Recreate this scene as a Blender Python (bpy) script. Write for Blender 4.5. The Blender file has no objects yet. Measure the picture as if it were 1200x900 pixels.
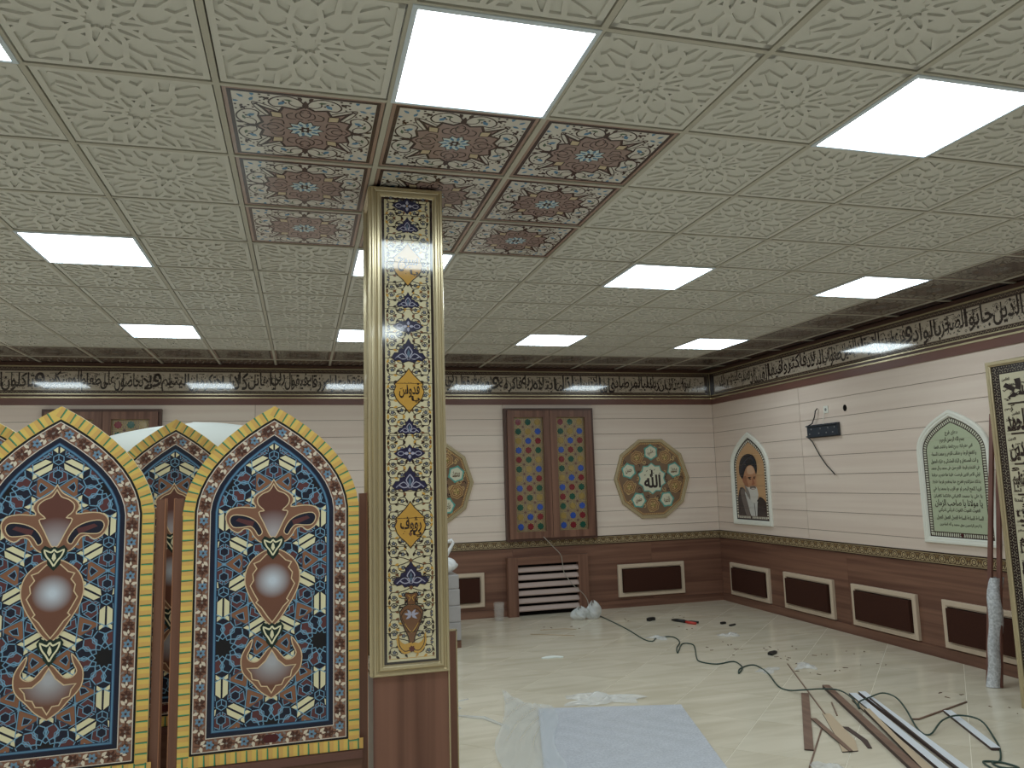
import bpy, math, random, unicodedata
from mathutils import Vector, Matrix
rnd = random.Random(7)
PI = math.pi
SC = bpy.context.scene
COL = SC.collection

# ---------------------------------------------------------------- camera
cd = bpy.data.cameras.new('camera'); cam = bpy.data.objects.new('camera', cd); COL.objects.link(cam)
YAW, PIT, ROL = 0.27104406, 0.12712577, -0.02827985
_f = Vector((math.sin(YAW)*math.cos(PIT), math.cos(YAW)*math.cos(PIT), math.sin(PIT)))
_r = Vector((math.cos(YAW), -math.sin(YAW), 0)); _u = _r.cross(_f)
_r2 = math.cos(ROL)*_r + math.sin(ROL)*_u; _u2 = -math.sin(ROL)*_r + math.cos(ROL)*_u
cam.matrix_world = Matrix(((_r2.x, _u2.x, -_f.x, 0.2965), (_r2.y, _u2.y, -_f.y, -2.6625), (_r2.z, _u2.z, -_f.z, 1.60), (0, 0, 0, 1)))
cd.sensor_width = 36; cd.lens = 890.97/1200*36; cd.clip_start = .05; cd.clip_end = 100
SC.camera = cam
# ---------------------------------------------------------------- world, exposure
w = bpy.data.worlds.new('world'); SC.world = w; w.use_nodes = True
w.node_tree.nodes['Background'].inputs[0].default_value = (.8, .9, 1, 1)
w.node_tree.nodes['Background'].inputs[1].default_value = .02
SC.view_settings.view_transform = 'Standard'; SC.view_settings.look = 'None'
SC.view_settings.gamma = 1; SC.view_settings.use_curve_mapping = False
SC.view_settings.exposure = 0.0
LAMP = 10.6
WARM = (.82, .95, 1.0)
# ---------------------------------------------------------------- materials
def lin(c):
    c = c/255
    return c/12.92 if c <= .04045 else ((c+.055)/1.055)**2.4
MATS = {}
def mat(name, rgb, rough=.5, spec=.5, coat=0, kind=None, a=1, metal=0, trans=0, rgb2=None, scale=1, emit=0, k=1.25, coatr=.05, bump=.0):
    if name in MATS: return MATS[name]
    m = bpy.data.materials.new(name); m.use_nodes = True; MATS[name] = m
    nt = m.node_tree; N = nt.nodes; L = nt.links; b = N['Principled BSDF']
    def cc(c): return tuple(min(.9, lin(x)*k) for x in c)+(1,)
    I = b.inputs
    I['Base Color'].default_value = cc(rgb); I['Roughness'].default_value = rough; I['Metallic'].default_value = metal
    I['Specular IOR Level'].default_value = spec; I['Coat Weight'].default_value = coat; I['Coat Roughness'].default_value = coatr
    I['Alpha'].default_value = a; I['Transmission Weight'].default_value = trans
    if emit:
        I['Emission Color'].default_value = tuple(WARM)+(1,); I['Emission Strength'].default_value = emit
    if kind:
        tc = N.new('ShaderNodeTexCoord'); mp = N.new('ShaderNodeMapping'); L.new(tc.outputs['Object'], mp.inputs[0])
        cr = N.new('ShaderNodeValToRGB'); cr.color_ramp.elements[0].color = cc(rgb); cr.color_ramp.elements[1].color = cc(rgb2)
        cr.color_ramp.elements[0].position = .35; cr.color_ramp.elements[1].position = .65
        if kind in ('woodx', 'woody', 'woodz'):
            s = {'woodx': (.6, 22, 22), 'woody': (22, .6, 22), 'woodz': (22, 22, .6)}[kind]
            mp.inputs['Scale'].default_value = tuple(q*scale for q in s)
            n = N.new('ShaderNodeTexNoise'); n.inputs['Scale'].default_value = 1.0; n.inputs['Detail'].default_value = 6; n.inputs['Distortion'].default_value = .6
            oi = N.new('ShaderNodeObjectInfo'); ad = N.new('ShaderNodeVectorMath'); ad.operation = 'ADD'
            ml = N.new('ShaderNodeMath'); ml.operation = 'MULTIPLY'; ml.inputs[1].default_value = 37
            L.new(oi.outputs['Random'], ml.inputs[0]); L.new(ml.outputs[0], ad.inputs[1]); L.new(mp.outputs[0], ad.inputs[0])
            L.new(ad.outputs[0], n.inputs['Vector']); L.new(n.outputs['Fac'], cr.inputs[0]); L.new(cr.outputs[0], I['Base Color'])
        elif kind == 'noise':
            n = N.new('ShaderNodeTexNoise'); n.inputs['Scale'].default_value = scale; n.inputs['Detail'].default_value = 5
            L.new(mp.outputs[0], n.inputs['Vector']); L.new(n.outputs['Fac'], cr.inputs[0]); L.new(cr.outputs[0], I['Base Color'])
            if bump:
                bp = N.new('ShaderNodeBump'); bp.inputs['Distance'].default_value = bump; L.new(n.outputs['Fac'], bp.inputs['Height']); L.new(bp.outputs[0], I['Normal'])
        elif kind == 'vein':   # travertine floor tile
            mp.inputs['Rotation'].default_value = (0, 0, .15); mp.inputs['Scale'].default_value = (1.2, 6, 1)
            oi = N.new('ShaderNodeObjectInfo'); ad = N.new('ShaderNodeVectorMath'); ad.operation = 'ADD'
            ml = N.new('ShaderNodeMath'); ml.operation = 'MULTIPLY'; ml.inputs[1].default_value = 37
            L.new(oi.outputs['Random'], ml.inputs[0]); L.new(ml.outputs[0], ad.inputs[1]); L.new(mp.outputs[0], ad.inputs[0])
            n = N.new('ShaderNodeTexNoise'); n.inputs['Scale'].default_value = 1.0; n.inputs['Detail'].default_value = 8; n.inputs['Distortion'].default_value = .9
            L.new(ad.outputs[0], n.inputs['Vector']); L.new(n.outputs['Fac'], cr.inputs[0]); L.new(cr.outputs[0], I['Base Color'])
        elif kind == 'metalbrush':
            mp.inputs['Scale'].default_value = (60, 60, 60)
            n = N.new('ShaderNodeTexNoise'); n.inputs['Scale'].default_value = 1.0
            L.new(mp.outputs[0], n.inputs['Vector']); L.new(n.outputs['Fac'], cr.inputs[0]); L.new(cr.outputs[0], I['Base Color'])
        elif kind == 'radial':   # printed airbrushed glow, rgb centre -> rgb2 edge; scale = (cx, cy, radius)
            mp.vector_type = 'POINT'; cx, cy, R = scale
            mp.inputs['Location'].default_value = (-cx/R, -cy/R, 0); mp.inputs['Scale'].default_value = (1/R, 1/R, 0)
            g = N.new('ShaderNodeVectorMath'); g.operation = 'LENGTH'; L.new(mp.outputs[0], g.inputs[0]); L.new(g.outputs['Value'], cr.inputs[0])
            cr.color_ramp.elements[0].position = .15; cr.color_ramp.elements[1].position = 1.0; L.new(cr.outputs[0], I['Base Color'])
    return m

# ---------------------------------------------------------------- 2D helpers
def offset(P, d):
    """inward mitre offset of a CCW closed polygon"""
    n = len(P); out = []
    for i in range(n):
        a, b, c = Vector(P[i-1]), Vector(P[i]), Vector(P[(i+1) % n])
        e1 = (b-a).normalized(); e2 = (c-b).normalized()
        n1 = Vector((-e1.y, e1.x)); n2 = Vector((-e2.y, e2.x))
        m = n1+n2; q = max(.25, m.length_squared/2)
        out.append(tuple(b + m*(d/q)))
    return out
def inset(P, d):
    """exact inward offset of a convex CCW polygon"""
    out = list(P)
    for i in range(len(P)):
        a, b = Vector(P[i-1]), Vector(P[i])
        if (b-a).length < 1e-6: continue
        t = (b-a).normalized(); n = Vector((-t.y, t.x)); o = a+n*d; u, v = o-t*9, o+t*9
        out = clip_convex(out, [tuple(u), tuple(v), tuple(v+n*9), tuple(u+n*9)])
    Q = []
    for p in out:
        if not Q or (Vector(p)-Vector(Q[-1])).length > 1e-5: Q.append(p)
    return Q
def arch(w, hs, ht, cx=.94, cy=.56, n=9):
    P = [(-w/2, 0), (w/2, 0), (w/2, hs)]
    def bz(t): return ((1-t)**2 + 2*t*(1-t)*cx, 2*t*(1-t)*cy + t*t)
    for i in range(1, n): q = bz(i/n); P.append((w/2*q[0], hs+(ht-hs)*q[1]))
    P.append((0, ht))
    for i in range(n-1, 0, -1): q = bz(i/n); P.append((-w/2*q[0], hs+(ht-hs)*q[1]))
    P.append((-w/2, hs))
    return P
def ngon(n, r, a0=0, cx=0, cy=0, ry=None):
    ry = r if ry is None else ry
    return [(cx+r*math.cos(a0+2*PI*i/n), cy+ry*math.sin(a0+2*PI*i/n)) for i in range(n)]
def star(n, r, ri, a0=0, cx=0, cy=0):
    return [(cx+(r if i % 2 == 0 else ri)*math.cos(a0+PI*i/n), cy+(r if i % 2 == 0 else ri)*math.sin(a0+PI*i/n)) for i in range(2*n)]
def lobed(n, r, amp, a0=0, cx=0, cy=0, m=5):
    return [(cx+(r+amp*math.cos(n*(t-a0)))*math.cos(t), cy+(r+amp*math.cos(n*(t-a0)))*math.sin(t)) for t in [2*PI*i/(n*m) for i in range(n*m)]]
def arc(cx, cy, r, a0, a1, n=10, r1=None):
    r1 = r if r1 is None else r1
    return [(cx+(r+(r1-r)*i/n)*math.cos(a0+(a1-a0)*i/n), cy+(r+(r1-r)*i/n)*math.sin(a0+(a1-a0)*i/n)) for i in range(n+1)]
def leaf(x, y, a, l, wd):
    c, s = math.cos(a), math.sin(a)
    return [(x+c*u-s*v, y+s*u+c*v) for u, v in ((0, 0), (l*.35, -wd/2), (l*.7, -wd*.35), (l, 0), (l*.7, wd*.35), (l*.35, wd/2))]
def clip_convex(S, C):
    out = S
    for i in range(len(C)):
        ax, ay = C[i-1]; bx, by = C[i]
        def side(p): return (bx-ax)*(p[1]-ay)-(by-ay)*(p[0]-ax)
        inp = out; out = []
        for j in range(len(inp)):
            p, q = inp[j-1], inp[j]; sp, sq = side(p), side(q)
            if sq >= 0:
                if sp < 0: t = sp/(sp-sq); out.append((p[0]+(q[0]-p[0])*t, p[1]+(q[1]-p[1])*t))
                out.append(q)
            elif sp >= 0:
                t = sp/(sp-sq); out.append((p[0]+(q[0]-p[0])*t, p[1]+(q[1]-p[1])*t))
        if len(out) < 3: return []
    return out
def along(P, step, closed=True, start=0.):
    """points with direction at even steps along a polyline"""
    Q = list(P)+([P[0]] if closed else []); out = []; d = start
    for a, b in zip(Q, Q[1:]):
        a, b = Vector(a), Vector(b); l = (b-a).length
        if l < 1e-9: continue
        t = (b-a)/l
        while d <= l: out.append((a+t*d, t)); d += step
        d -= l
    return out
def smooth(P, closed=True, n=4):
    """Catmull-Rom through the points"""
    m = len(P); out = []
    rng = range(m) if closed else range(m-1)
    for i in rng:
        g = lambda k: Vector(P[k % m]) if closed else Vector(P[min(max(k, 0), m-1)])
        p0, p1, p2, p3 = g(i-1), g(i), g(i+1), g(i+2)
        for j in range(n):
            t = j/n
            out.append(tuple(.5*((2*p1)+(p2-p0)*t+(2*p0-5*p1+4*p2-p3)*t*t+(3*p1-p0-3*p2+p3)*t**3)))
    if not closed: out.append(tuple(P[-1]))
    return out
# ---------------------------------------------------------------- mesh builder
class G:
    def __init__(s): s.v = []; s.f = []; s.m = []; s.mats = []; s.M = [(1, 0, 0, 0, 1, 0)]; s.C = None; s.sm = set()
    def mi(s, m):
        if m not in s.mats: s.mats.append(m)
        return s.mats.index(m)
    def push(s, x=0, y=0, a=0, sx=1, sy=1):
        c, q = math.cos(a), math.sin(a); A = (c*sx, -q*sy, x, q*sx, c*sy, y); B = s.M[-1]
        s.M.append((B[0]*A[0]+B[1]*A[3], B[0]*A[1]+B[1]*A[4], B[0]*A[2]+B[1]*A[5]+B[2], B[3]*A[0]+B[4]*A[3], B[3]*A[1]+B[4]*A[4], B[3]*A[2]+B[4]*A[5]+B[5])); return s
    def pop(s): s.M.pop(); return s
    def tf(s, P): A = s.M[-1]; return [(A[0]*x+A[1]*y+A[2], A[3]*x+A[4]*y+A[5]) for x, y in P]
    def poly(s, P, m, z=0):
        P = s.tf(P)
        ar = sum(P[i-1][0]*P[i][1]-P[i][0]*P[i-1][1] for i in range(len(P)))
        if ar < 0: P = P[::-1]
        if s.C: P = clip_convex(P, s.C)
        if len(P) < 3: return
        z += (len(s.f) % 60)*1.5e-6     # printed shapes never share a plane exactly
        b = len(s.v); s.v += [(x, y, z) for x, y in P]; s.f.append(tuple(range(b, b+len(P)))); s.m.append(s.mi(m))
    def line(s, P, wd, m, z=0, closed=False):
        n = len(P); k = range(n) if closed else range(n-1); V = [Vector(p) for p in P]; L = []; 
        for i in range(n):
            a = V[i-1] if (i or closed) else None; c = V[(i+1) % n] if (i < n-1 or closed) else None
            e1 = (V[i]-a).normalized() if a is not None else (c-V[i]).normalized()
            e2 = (c-V[i]).normalized() if c is not None else e1
            n1 = Vector((-e1.y, e1.x)); n2 = Vector((-e2.y, e2.x)); mm = n1+n2; q = max(.5, mm.length_squared/2)
            L.append(mm*(wd/2/q))
        for i in k:
            j = (i+1) % n
            s.poly([tuple(V[i]-L[i]), tuple(V[j]-L[j]), tuple(V[j]+L[j]), tuple(V[i]+L[i])], m, z)
    def ring(s, P, d0, d1, m, z=0):
        A, B = offset(P, d0), offset(P, d1)
        for i in range(len(P)): s.poly([A[i-1], A[i], B[i], B[i-1]], m, z)
    def sweep(s, P, prof, m, close=False):
        """moulding: profile of (inward offset, height) swept round a closed outline"""
        R = [[(x, y, z) for x, y in offset(P, d)] for d, z in prof]; n = len(P); b = len(s.v)
        for r in R: s.v += r
        ks = range(len(R)) if close else range(len(R)-1)
        for k in ks:
            k2 = (k+1) % len(R)
            for i in range(n):
                j = (i+1) % n; s.f.append((b+k*n+i, b+k*n+j, b+k2*n+j, b+k2*n+i)); s.m.append(s.mi(m))
    def prism(s, P, z0, z1, m, side=None):
        P = s.tf(P)
        ar = sum(P[i-1][0]*P[i][1]-P[i][0]*P[i-1][1] for i in range(len(P)))
        if ar < 0: P = P[::-1]
        b = len(s.v); n = len(P)
        s.v += [(x, y, z0) for x, y in P]+[(x, y, z1) for x, y in P]
        s.f.append(tuple(range(b+n, b+2*n))); s.m.append(s.mi(m)); s.f.append(tuple(range(b+n-1, b-1, -1))); s.m.append(s.mi(side or m))
        for i in range(n): j = (i+1) % n; s.f.append((b+i, b+j, b+n+j, b+n+i)); s.m.append(s.mi(side or m))
    def box(s, x0, x1, y0, y1, z0, z1, m, side=None): s.prism([(x0, y0), (x1, y0), (x1, y1), (x0, y1)], z0, z1, m, side)
    def bar(s, a, b, wd, th, m, up=(0, 0, 1)):
        a, b = Vector(a), Vector(b); d = (b-a).normalized(); x = d.cross(Vector(up)).normalized(); y = x.cross(d); k = len(s.v)
        for p in (a, b):
            for sx, sy in ((-1, -1), (1, -1), (1, 1), (-1, 1)): s.v.append(tuple(p+x*sx*wd/2+y*sy*th/2))
        for q in ((3, 2, 1, 0), (4, 5, 6, 7), (0, 1, 5, 4), (1, 2, 6, 5), (2, 3, 7, 6), (3, 0, 4, 7)): s.f.append(tuple(k+i for i in q)); s.m.append(s.mi(m))
    def tube(s, P, r, m, n=6, cap=True):
        P = [Vector(p) for p in P]; k = len(s.v); up = Vector((0.13, .2, 1)); rr = r if isinstance(r, (list, tuple)) else [r]*len(P)
        for i, p in enumerate(P):
            d = (P[min(i+1, len(P)-1)]-P[max(i-1, 0)]).normalized()
            x = d.cross(up) if i == 0 else x-d*x.dot(d)
            x.normalize(); y = d.cross(x)
            for j in range(n): a = 2*PI*j/n; s.v.append(tuple(p+(x*math.cos(a)+y*math.sin(a))*rr[i]))
        mi = s.mi(m)
        for i in range(len(P)-1):
            for j in range(n): s.sm.add(len(s.f)); s.f.append((k+i*n+j, k+(i+1)*n+j, k+(i+1)*n+(j+1) % n, k+i*n+(j+1) % n)); s.m.append(mi)
        if cap: s.f.append(tuple(k+j for j in range(n))); s.m.append(mi); e = k+(len(P)-1)*n; s.f.append(tuple(e+n-1-j for j in range(n))); s.m.append(mi)
    def sheet(s, nx, ny, fn, m, smooth_=True):
        k = len(s.v)
        for j in range(ny+1):
            for i in range(nx+1): s.v.append(tuple(fn(i/nx, j/ny)))
        mi = s.mi(m)
        for j in range(ny):
            for i in range(nx):
                a = k+j*(nx+1)+i
                if smooth_: s.sm.add(len(s.f))
                s.f.append((a, a+1, a+nx+2, a+nx+1)); s.m.append(mi)
    def raw(s, V, F, m, z, box=None):
        """append foreign triangles (V 2D) with the current transform and clip"""
        for f in F: s.poly([V[i] for i in f], m, z)
    def mesh(s, name):
        me = bpy.data.meshes.new(name); me.from_pydata(s.v, [], s.f)
        for q in s.mats: me.materials.append(q)
        me.polygons.foreach_set('material_index', s.m)
        if s.sm: me.polygons.foreach_set('use_smooth', [i in s.sm for i in range(len(s.f))])
        me.update(); return me
    def build(s, name, parent=None, loc=(0, 0, 0), rot=(0, 0, 0)): return link(name, s.mesh(name), parent, loc, rot)
def link(name, me, parent=None, loc=(0, 0, 0), rot=(0, 0, 0)):
    o = bpy.data.objects.new(name, me); COL.objects.link(o); o.location = loc; o.rotation_euler = rot
    if parent: o.parent = parent
    return o
def tag(o, label, cat, group=None, kind=None):
    if label: o['label'] = label
    if cat: o['category'] = cat
    if group: o['group'] = group
    if kind: o['kind'] = kind
    return o
def empty(name, loc=(0, 0, 0), rot=(0, 0, 0)):
    o = bpy.data.objects.new(name, None); COL.objects.link(o); o.location = loc; o.rotation_euler = rot; o.empty_display_size = .1; return o
def kids(o): return [c for c in COL.objects if c.parent == o]
def copy_tree(o, parent=None, childmap=None):
    if childmap is None:
        childmap = {}
        for c in COL.objects:
            if c.parent: childmap.setdefault(c.parent.name, []).append(c)
    c = o.copy(); COL.objects.link(c); c.parent = parent
    for ch in childmap.get(o.name, []): copy_tree(ch, c, childmap)
    return c
FACE_S = (PI/2, 0, 0)        # local xy plane upright, facing -Y (on the back wall)
FACE_W = (PI/2, 0, -PI/2)    # facing -X (on the right wall)
# ---------------------------------------------------------------- Arabic lettering
FORMS = {}
for cp in list(range(0xFB50, 0xFC00))+list(range(0xFE70, 0xFEFF)):
    d = unicodedata.decomposition(chr(cp)).split()
    if len(d) >= 2 and d[0] in ('<isolated>', '<final>', '<initial>', '<medial>'):
        base = ''.join(chr(int(q, 16)) for q in d[1:]); FORMS.setdefault(base, {}).setdefault(d[0][1:-1], chr(cp))
def shape(t):
    t = t.replace('لا', '\u0001'); F = dict(FORMS); F['\u0001'] = FORMS['لا']
    dual = lambda c: c in F and 'initial' in F[c]
    joins = lambda c: c in F and ('final' in F[c])
    o = []
    for i, c in enumerate(t):
        if c not in F: o.append(c); continue
        p = i > 0 and dual(t[i-1]) and joins(c); n = i < len(t)-1 and dual(c) and joins(t[i+1])
        k = 'medial' if p and n else 'final' if p else 'initial' if n else 'isolated'
        o.append(F[c].get(k) or F[c].get('isolated') or c)
    return ''.join(reversed(o))
TXT = {}
def text_mesh(t, bold=.012, res=2):
    if (t, bold) in TXT: return TXT[(t, bold)]
    c = bpy.data.curves.new('lettering', 'FONT'); c.body = shape(t); c.size = 1; c.resolution_u = res; c.offset = bold
    o = bpy.data.objects.new('lettering', c); COL.objects.link(o); dg = bpy.context.evaluated_depsgraph_get(); 
    me = bpy.data.meshes.new_from_object(o.evaluated_get(dg))
    V = [(v.co.x, v.co.y) for v in me.vertices]; F = [tuple(p.vertices) for p in me.polygons]
    bpy.data.objects.remove(o); bpy.data.curves.remove(c); bpy.data.meshes.remove(me)
    x0 = min(v[0] for v in V); x1 = max(v[0] for v in V); y0 = min(v[1] for v in V); y1 = max(v[1] for v in V)
    TXT[(t, bold)] = (V, F, (x0, x1, y0, y1)); return TXT[(t, bold)]
def text(g, t, cx, cy, wd, ht, m, z, bold=.012):
    """lettering fitted in a box wd x ht centred on cx, cy"""
    V, F, (x0, x1, y0, y1) = text_mesh(t, bold); sx = wd/(x1-x0); sy = ht/(y1-y0)
    P = [((x-(x0+x1)/2)*sx+cx, (y-(y0+y1)/2)*sy+cy) for x, y in V]
    g.raw(P, F, m, z)
# ---------------------------------------------------------------- palette
M_gyp = mat('gypsum tile', (194, 192, 185), .65, .3)
M_tbar = mat('ceiling grid metal', (172, 168, 156), .45, .4)
M_slab = mat('ceiling slab', (84, 80, 74), .8, .2)
M_plank = mat('wall plank laminate', (204, 187, 175), .5, .3, kind='woodx', rgb2=(211, 197, 185), scale=.6)
M_planky = mat('wall plank laminate side', (200, 183, 171), .5, .3, kind='woody', rgb2=(208, 193, 181), scale=.6)
M_seam = mat('plank joint', (112, 92, 82), .7, .2)
M_brown = mat('walnut laminate', (92, 62, 51), .38, .45, kind='woodx', rgb2=(122, 88, 72), scale=.8)
M_browny = mat('walnut laminate side', (92, 62, 51), .38, .45, kind='woody', rgb2=(122, 88, 72), scale=.8)
M_brownz = mat('walnut laminate upright', (96, 64, 52), .38, .45, kind='woodz', rgb2=(126, 88, 73), scale=.5)
M_dkbr = mat('dark walnut', (78, 54, 46), .4, .4)
M_red = mat('mahogany trim', (104, 72, 64), .4, .4)
M_gold = mat('champagne gilt moulding', (178, 164, 132), .25, .5, metal=.5, coat=.3)
M_goldd = mat('dark gilt', (120, 98, 62), .35, .5, metal=.5)
M_cream = mat('cream painted frame', (190, 172, 152), .5, .3)
M_white = mat('white painted frame', (212, 211, 202), .4, .4)
M_cloth = mat('brown speaker cloth', (66, 40, 32), .9, .1, kind='noise', rgb2=(52, 32, 26), scale=300)
M_floor = mat('travertine tile', (190, 180, 160), .2, .4, kind='vein', rgb2=(205, 196, 178), coat=.15)
M_grout = mat('floor grout', (212, 206, 192), .7, .2)
M_black = mat('black plastic', (22, 22, 24), .45, .4)
M_slate = mat('slate blue metal', (44, 50, 58), .45, .4)
M_film = mat('clear plastic film', (225, 230, 235), .25, .5, a=.5)
M_bag = mat('white plastic bag', (225, 228, 230), .35, .5, a=.85)
M_foam = mat('white foam wrap', (212, 216, 212), .6, .3)
M_foamy = mat('bubble wrap', (164, 166, 170), .35, .6, kind='noise', rgb2=(210, 212, 216), scale=60, bump=.004, a=.93)
M_sheet = mat('bubble wrapped board', (176, 179, 188), .22, .55, kind='noise', rgb2=(192, 195, 202), scale=90, bump=.002)
M_pvc = mat('white pvc strip', (205, 208, 214), .4, .4)
M_ply = mat('raw board', (178, 158, 134), .7, .2)
M_dark = mat('void', (18, 14, 12), .8, .1)
M_steel = mat('galvanised steel', (150, 152, 155), .4, .5, metal=.6)
M_lampf = mat('lamp frame', (195, 205, 215), .4, .4)
M_lamp = mat('lamp diffuser', (255, 255, 255), .5, .2, emit=LAMP)
# printed colours: gloss = glazed tile, otherwise satin board print
def ink(n, rgb, gl=0, k=1.25): return mat('ink '+n+(' glazed' if gl == 1 else ' satin' if gl == 2 else ''), rgb, {0: .45, 1: .10, 2: .2}[gl], {0: .4, 1: .45, 2: .6}[gl], coat={0: 0, 1: 1, 2: 0}[gl], coatr=.045, k=k*(1.2 if gl == 0 else 1))
K_cream = lambda g=0: ink('cream', (205, 196, 166), g)
K_dark = lambda g=0: ink('dark', (40, 28, 26), g)
K_navy = lambda g=0: ink('navy', (30, 34, 62), g)
K_gold = lambda g=0: ink('gold', (178, 138, 70), g)
K_brn = lambda g=0: ink('brown', (112, 78, 60), g)
K_blue = lambda g=0: ink('blue', (86, 126, 160), g)
K_grn = lambda g=0: ink('green', (84, 100, 84), g)
# ================================================================ SETTING
X0, X1, Y0, Y1, H = -6.0, 5.58, -8.0, 6.39, 3.0
def structure(o): o['kind'] = 'structure'; return o
g = G(); g.box(X0-.1, X1+.1, Y0-.1, Y1+.1, -.12, -.0012, M_grout); floor = structure(g.build('floor'))
n = 0; S = .6
for i in range(-14, 15):
    for j in range(-14, 15):
        # rows run along y-x = 1.32 + .8485 i, columns along x+y = 4.30 + .8485 j
        d0, s0 = 1.32+.8485*i, 4.30+.8485*j; e = .0026
        P = [((s-d)/2, (s+d)/2) for d, s in ((d0+e, s0+e), (d0+e, s0+.8485-e), (d0+.8485-e, s0+.8485-e), (d0+.8485-e, s0+e))]
        R = [(-1.4, -1.2), (X1, -1.2), (X1, Y1), (-1.4, Y1)]
        if sum(P[k-1][0]*P[k][1]-P[k][0]*P[k-1][1] for k in range(4)) < 0: P = P[::-1]
        P = clip_convex(P, R)
        if len(P) < 3: continue
        g = G(); g.prism(P, -.0012, 0, M_floor); g.build('floor_tile', floor)
# ---- ceiling
g = G(); g.box(X0-.1, X1+.1, Y0-.1, Y1+.1, 3.02, 3.12, M_slab); ceiling = structure(g.build('ceiling'))
def relief_tile():
    g = G(); g.box(-.284, .284, -.284, .284, -.006, 0, M_gyp); D = .0095; cnt = [0]
    b = .27
    for a in range(4):
        g.push(a=a*PI/2); g.box(-.284, .284, -.284, -.262, 0, D, M_gyp); g.pop()
    def seg(p, q, wd=.020):
        p, q = Vector(p), Vector(q); t = (q-p).normalized(); nn = Vector((-t.y, t.x))*wd/2; p = p-t*.004; q = q+t*.004
        cnt[0] += 1; g.prism([tuple(p-nn), tuple(q-nn), tuple(q+nn), tuple(p+nn)], 0, D-cnt[0]*2e-6, M_gyp)
    def chord(ang, off, ra, rb):
        nn = Vector((math.cos(ang), math.sin(ang))); t = Vector((-nn.y, nn.x)); ts = [ra, rb]
        lo, hi = ra, rb
        for ax in (0, 1):
            if abs(t[ax]) < 1e-6:
                if abs(nn[ax]*off) > b: return
                continue
            u, v = sorted(((-b-nn[ax]*off)/t[ax], (b-nn[ax]*off)/t[ax])); lo, hi = max(lo, u), min(hi, v)
        if hi-lo > .02: seg(nn*off+t*lo, nn*off+t*hi)
    def pt(r, deg): return (r*math.cos(math.radians(deg)), r*math.sin(math.radians(deg)))
    SQ = [(-b, -b), (b, -b), (b, b), (-b, b)]
    def sg(p, q, wd=.019):
        p, q = Vector(p), Vector(q)
        lo, hi = 0., 1.     # clip to the square
        for ax in (0, 1):
            dd = q[ax]-p[ax]
            if abs(dd) < 1e-9:
                if abs(p[ax]) > b: return
                continue
            u, v = sorted(((-b-p[ax])/dd, (b-p[ax])/dd)); lo, hi = max(lo, u), min(hi, v)
        if (hi-lo)*(q-p).length > .008: seg(p+(q-p)*lo, p+(q-p)*hi, wd)
    for k in range(10):
        a = 36*k+18
        P_, V0, V1 = pt(.066, a), pt(.044, a-18), pt(.044, a+18)
        sg(P_, V0, .016); sg(P_, V1, .016)
        Qm, Qp = pt(.118, a-10.5), pt(.118, a+10.5); sg(P_, Qm); sg(P_, Qp); sg(Qm, Qp, .013)
        S0, S1 = pt(.150, a-18), pt(.150, a+18); sg(Qm, S0); sg(Qp, S1)
        T0, T1 = pt(.205, a-10), pt(.205, a+10); U = pt(.236, a); sg(S0, T0); sg(S1, T1); sg(T0, U); sg(T1, U)
        sg(U, pt(.34, a-7)); sg(U, pt(.34, a+7)); sg(T0, pt(.29, a-16)); sg(T1, pt(.29, a+16))
    return g.mesh('ceiling_tile')
def scrolls(g, gl, dk, bl, z):
    """one of four arms of the painted ceiling tile, pointing +y"""
    for s in (-1, 1):
        g.push(sx=s)
        g.line(smooth([(0, .165), (.02, .205), (.06, .222), (.10, .205), (.115, .175), (.10, .15), (.075, .152)], False), .0055, dk, z)
        g.line(smooth([(0, .165), (.03, .16), (.05, .175), (.05, .195)], False), .004, dk, z)
        g.poly(leaf(.085, .162, 2.2, .035, .018), bl, z); g.poly(leaf(.04, .195, .2, .03, .012), K_grn(gl), z)
        g.poly(leaf(.012, .2, 1.2, .035, .014), dk, z); g.poly(leaf(.112, .19, .6, .03, .014), dk, z)
        for q in ((.07, .19), (.062, .178), (.085, .196), (.13, .165), (.142, .178), (.128, .188), (.152, .16), (.14, .2)): g.poly(ngon(5, .0045, 0, *q), dk, z)
        g.pop()
    g.poly(leaf(0, .15, PI/2, .055, .022), dk, z)
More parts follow.
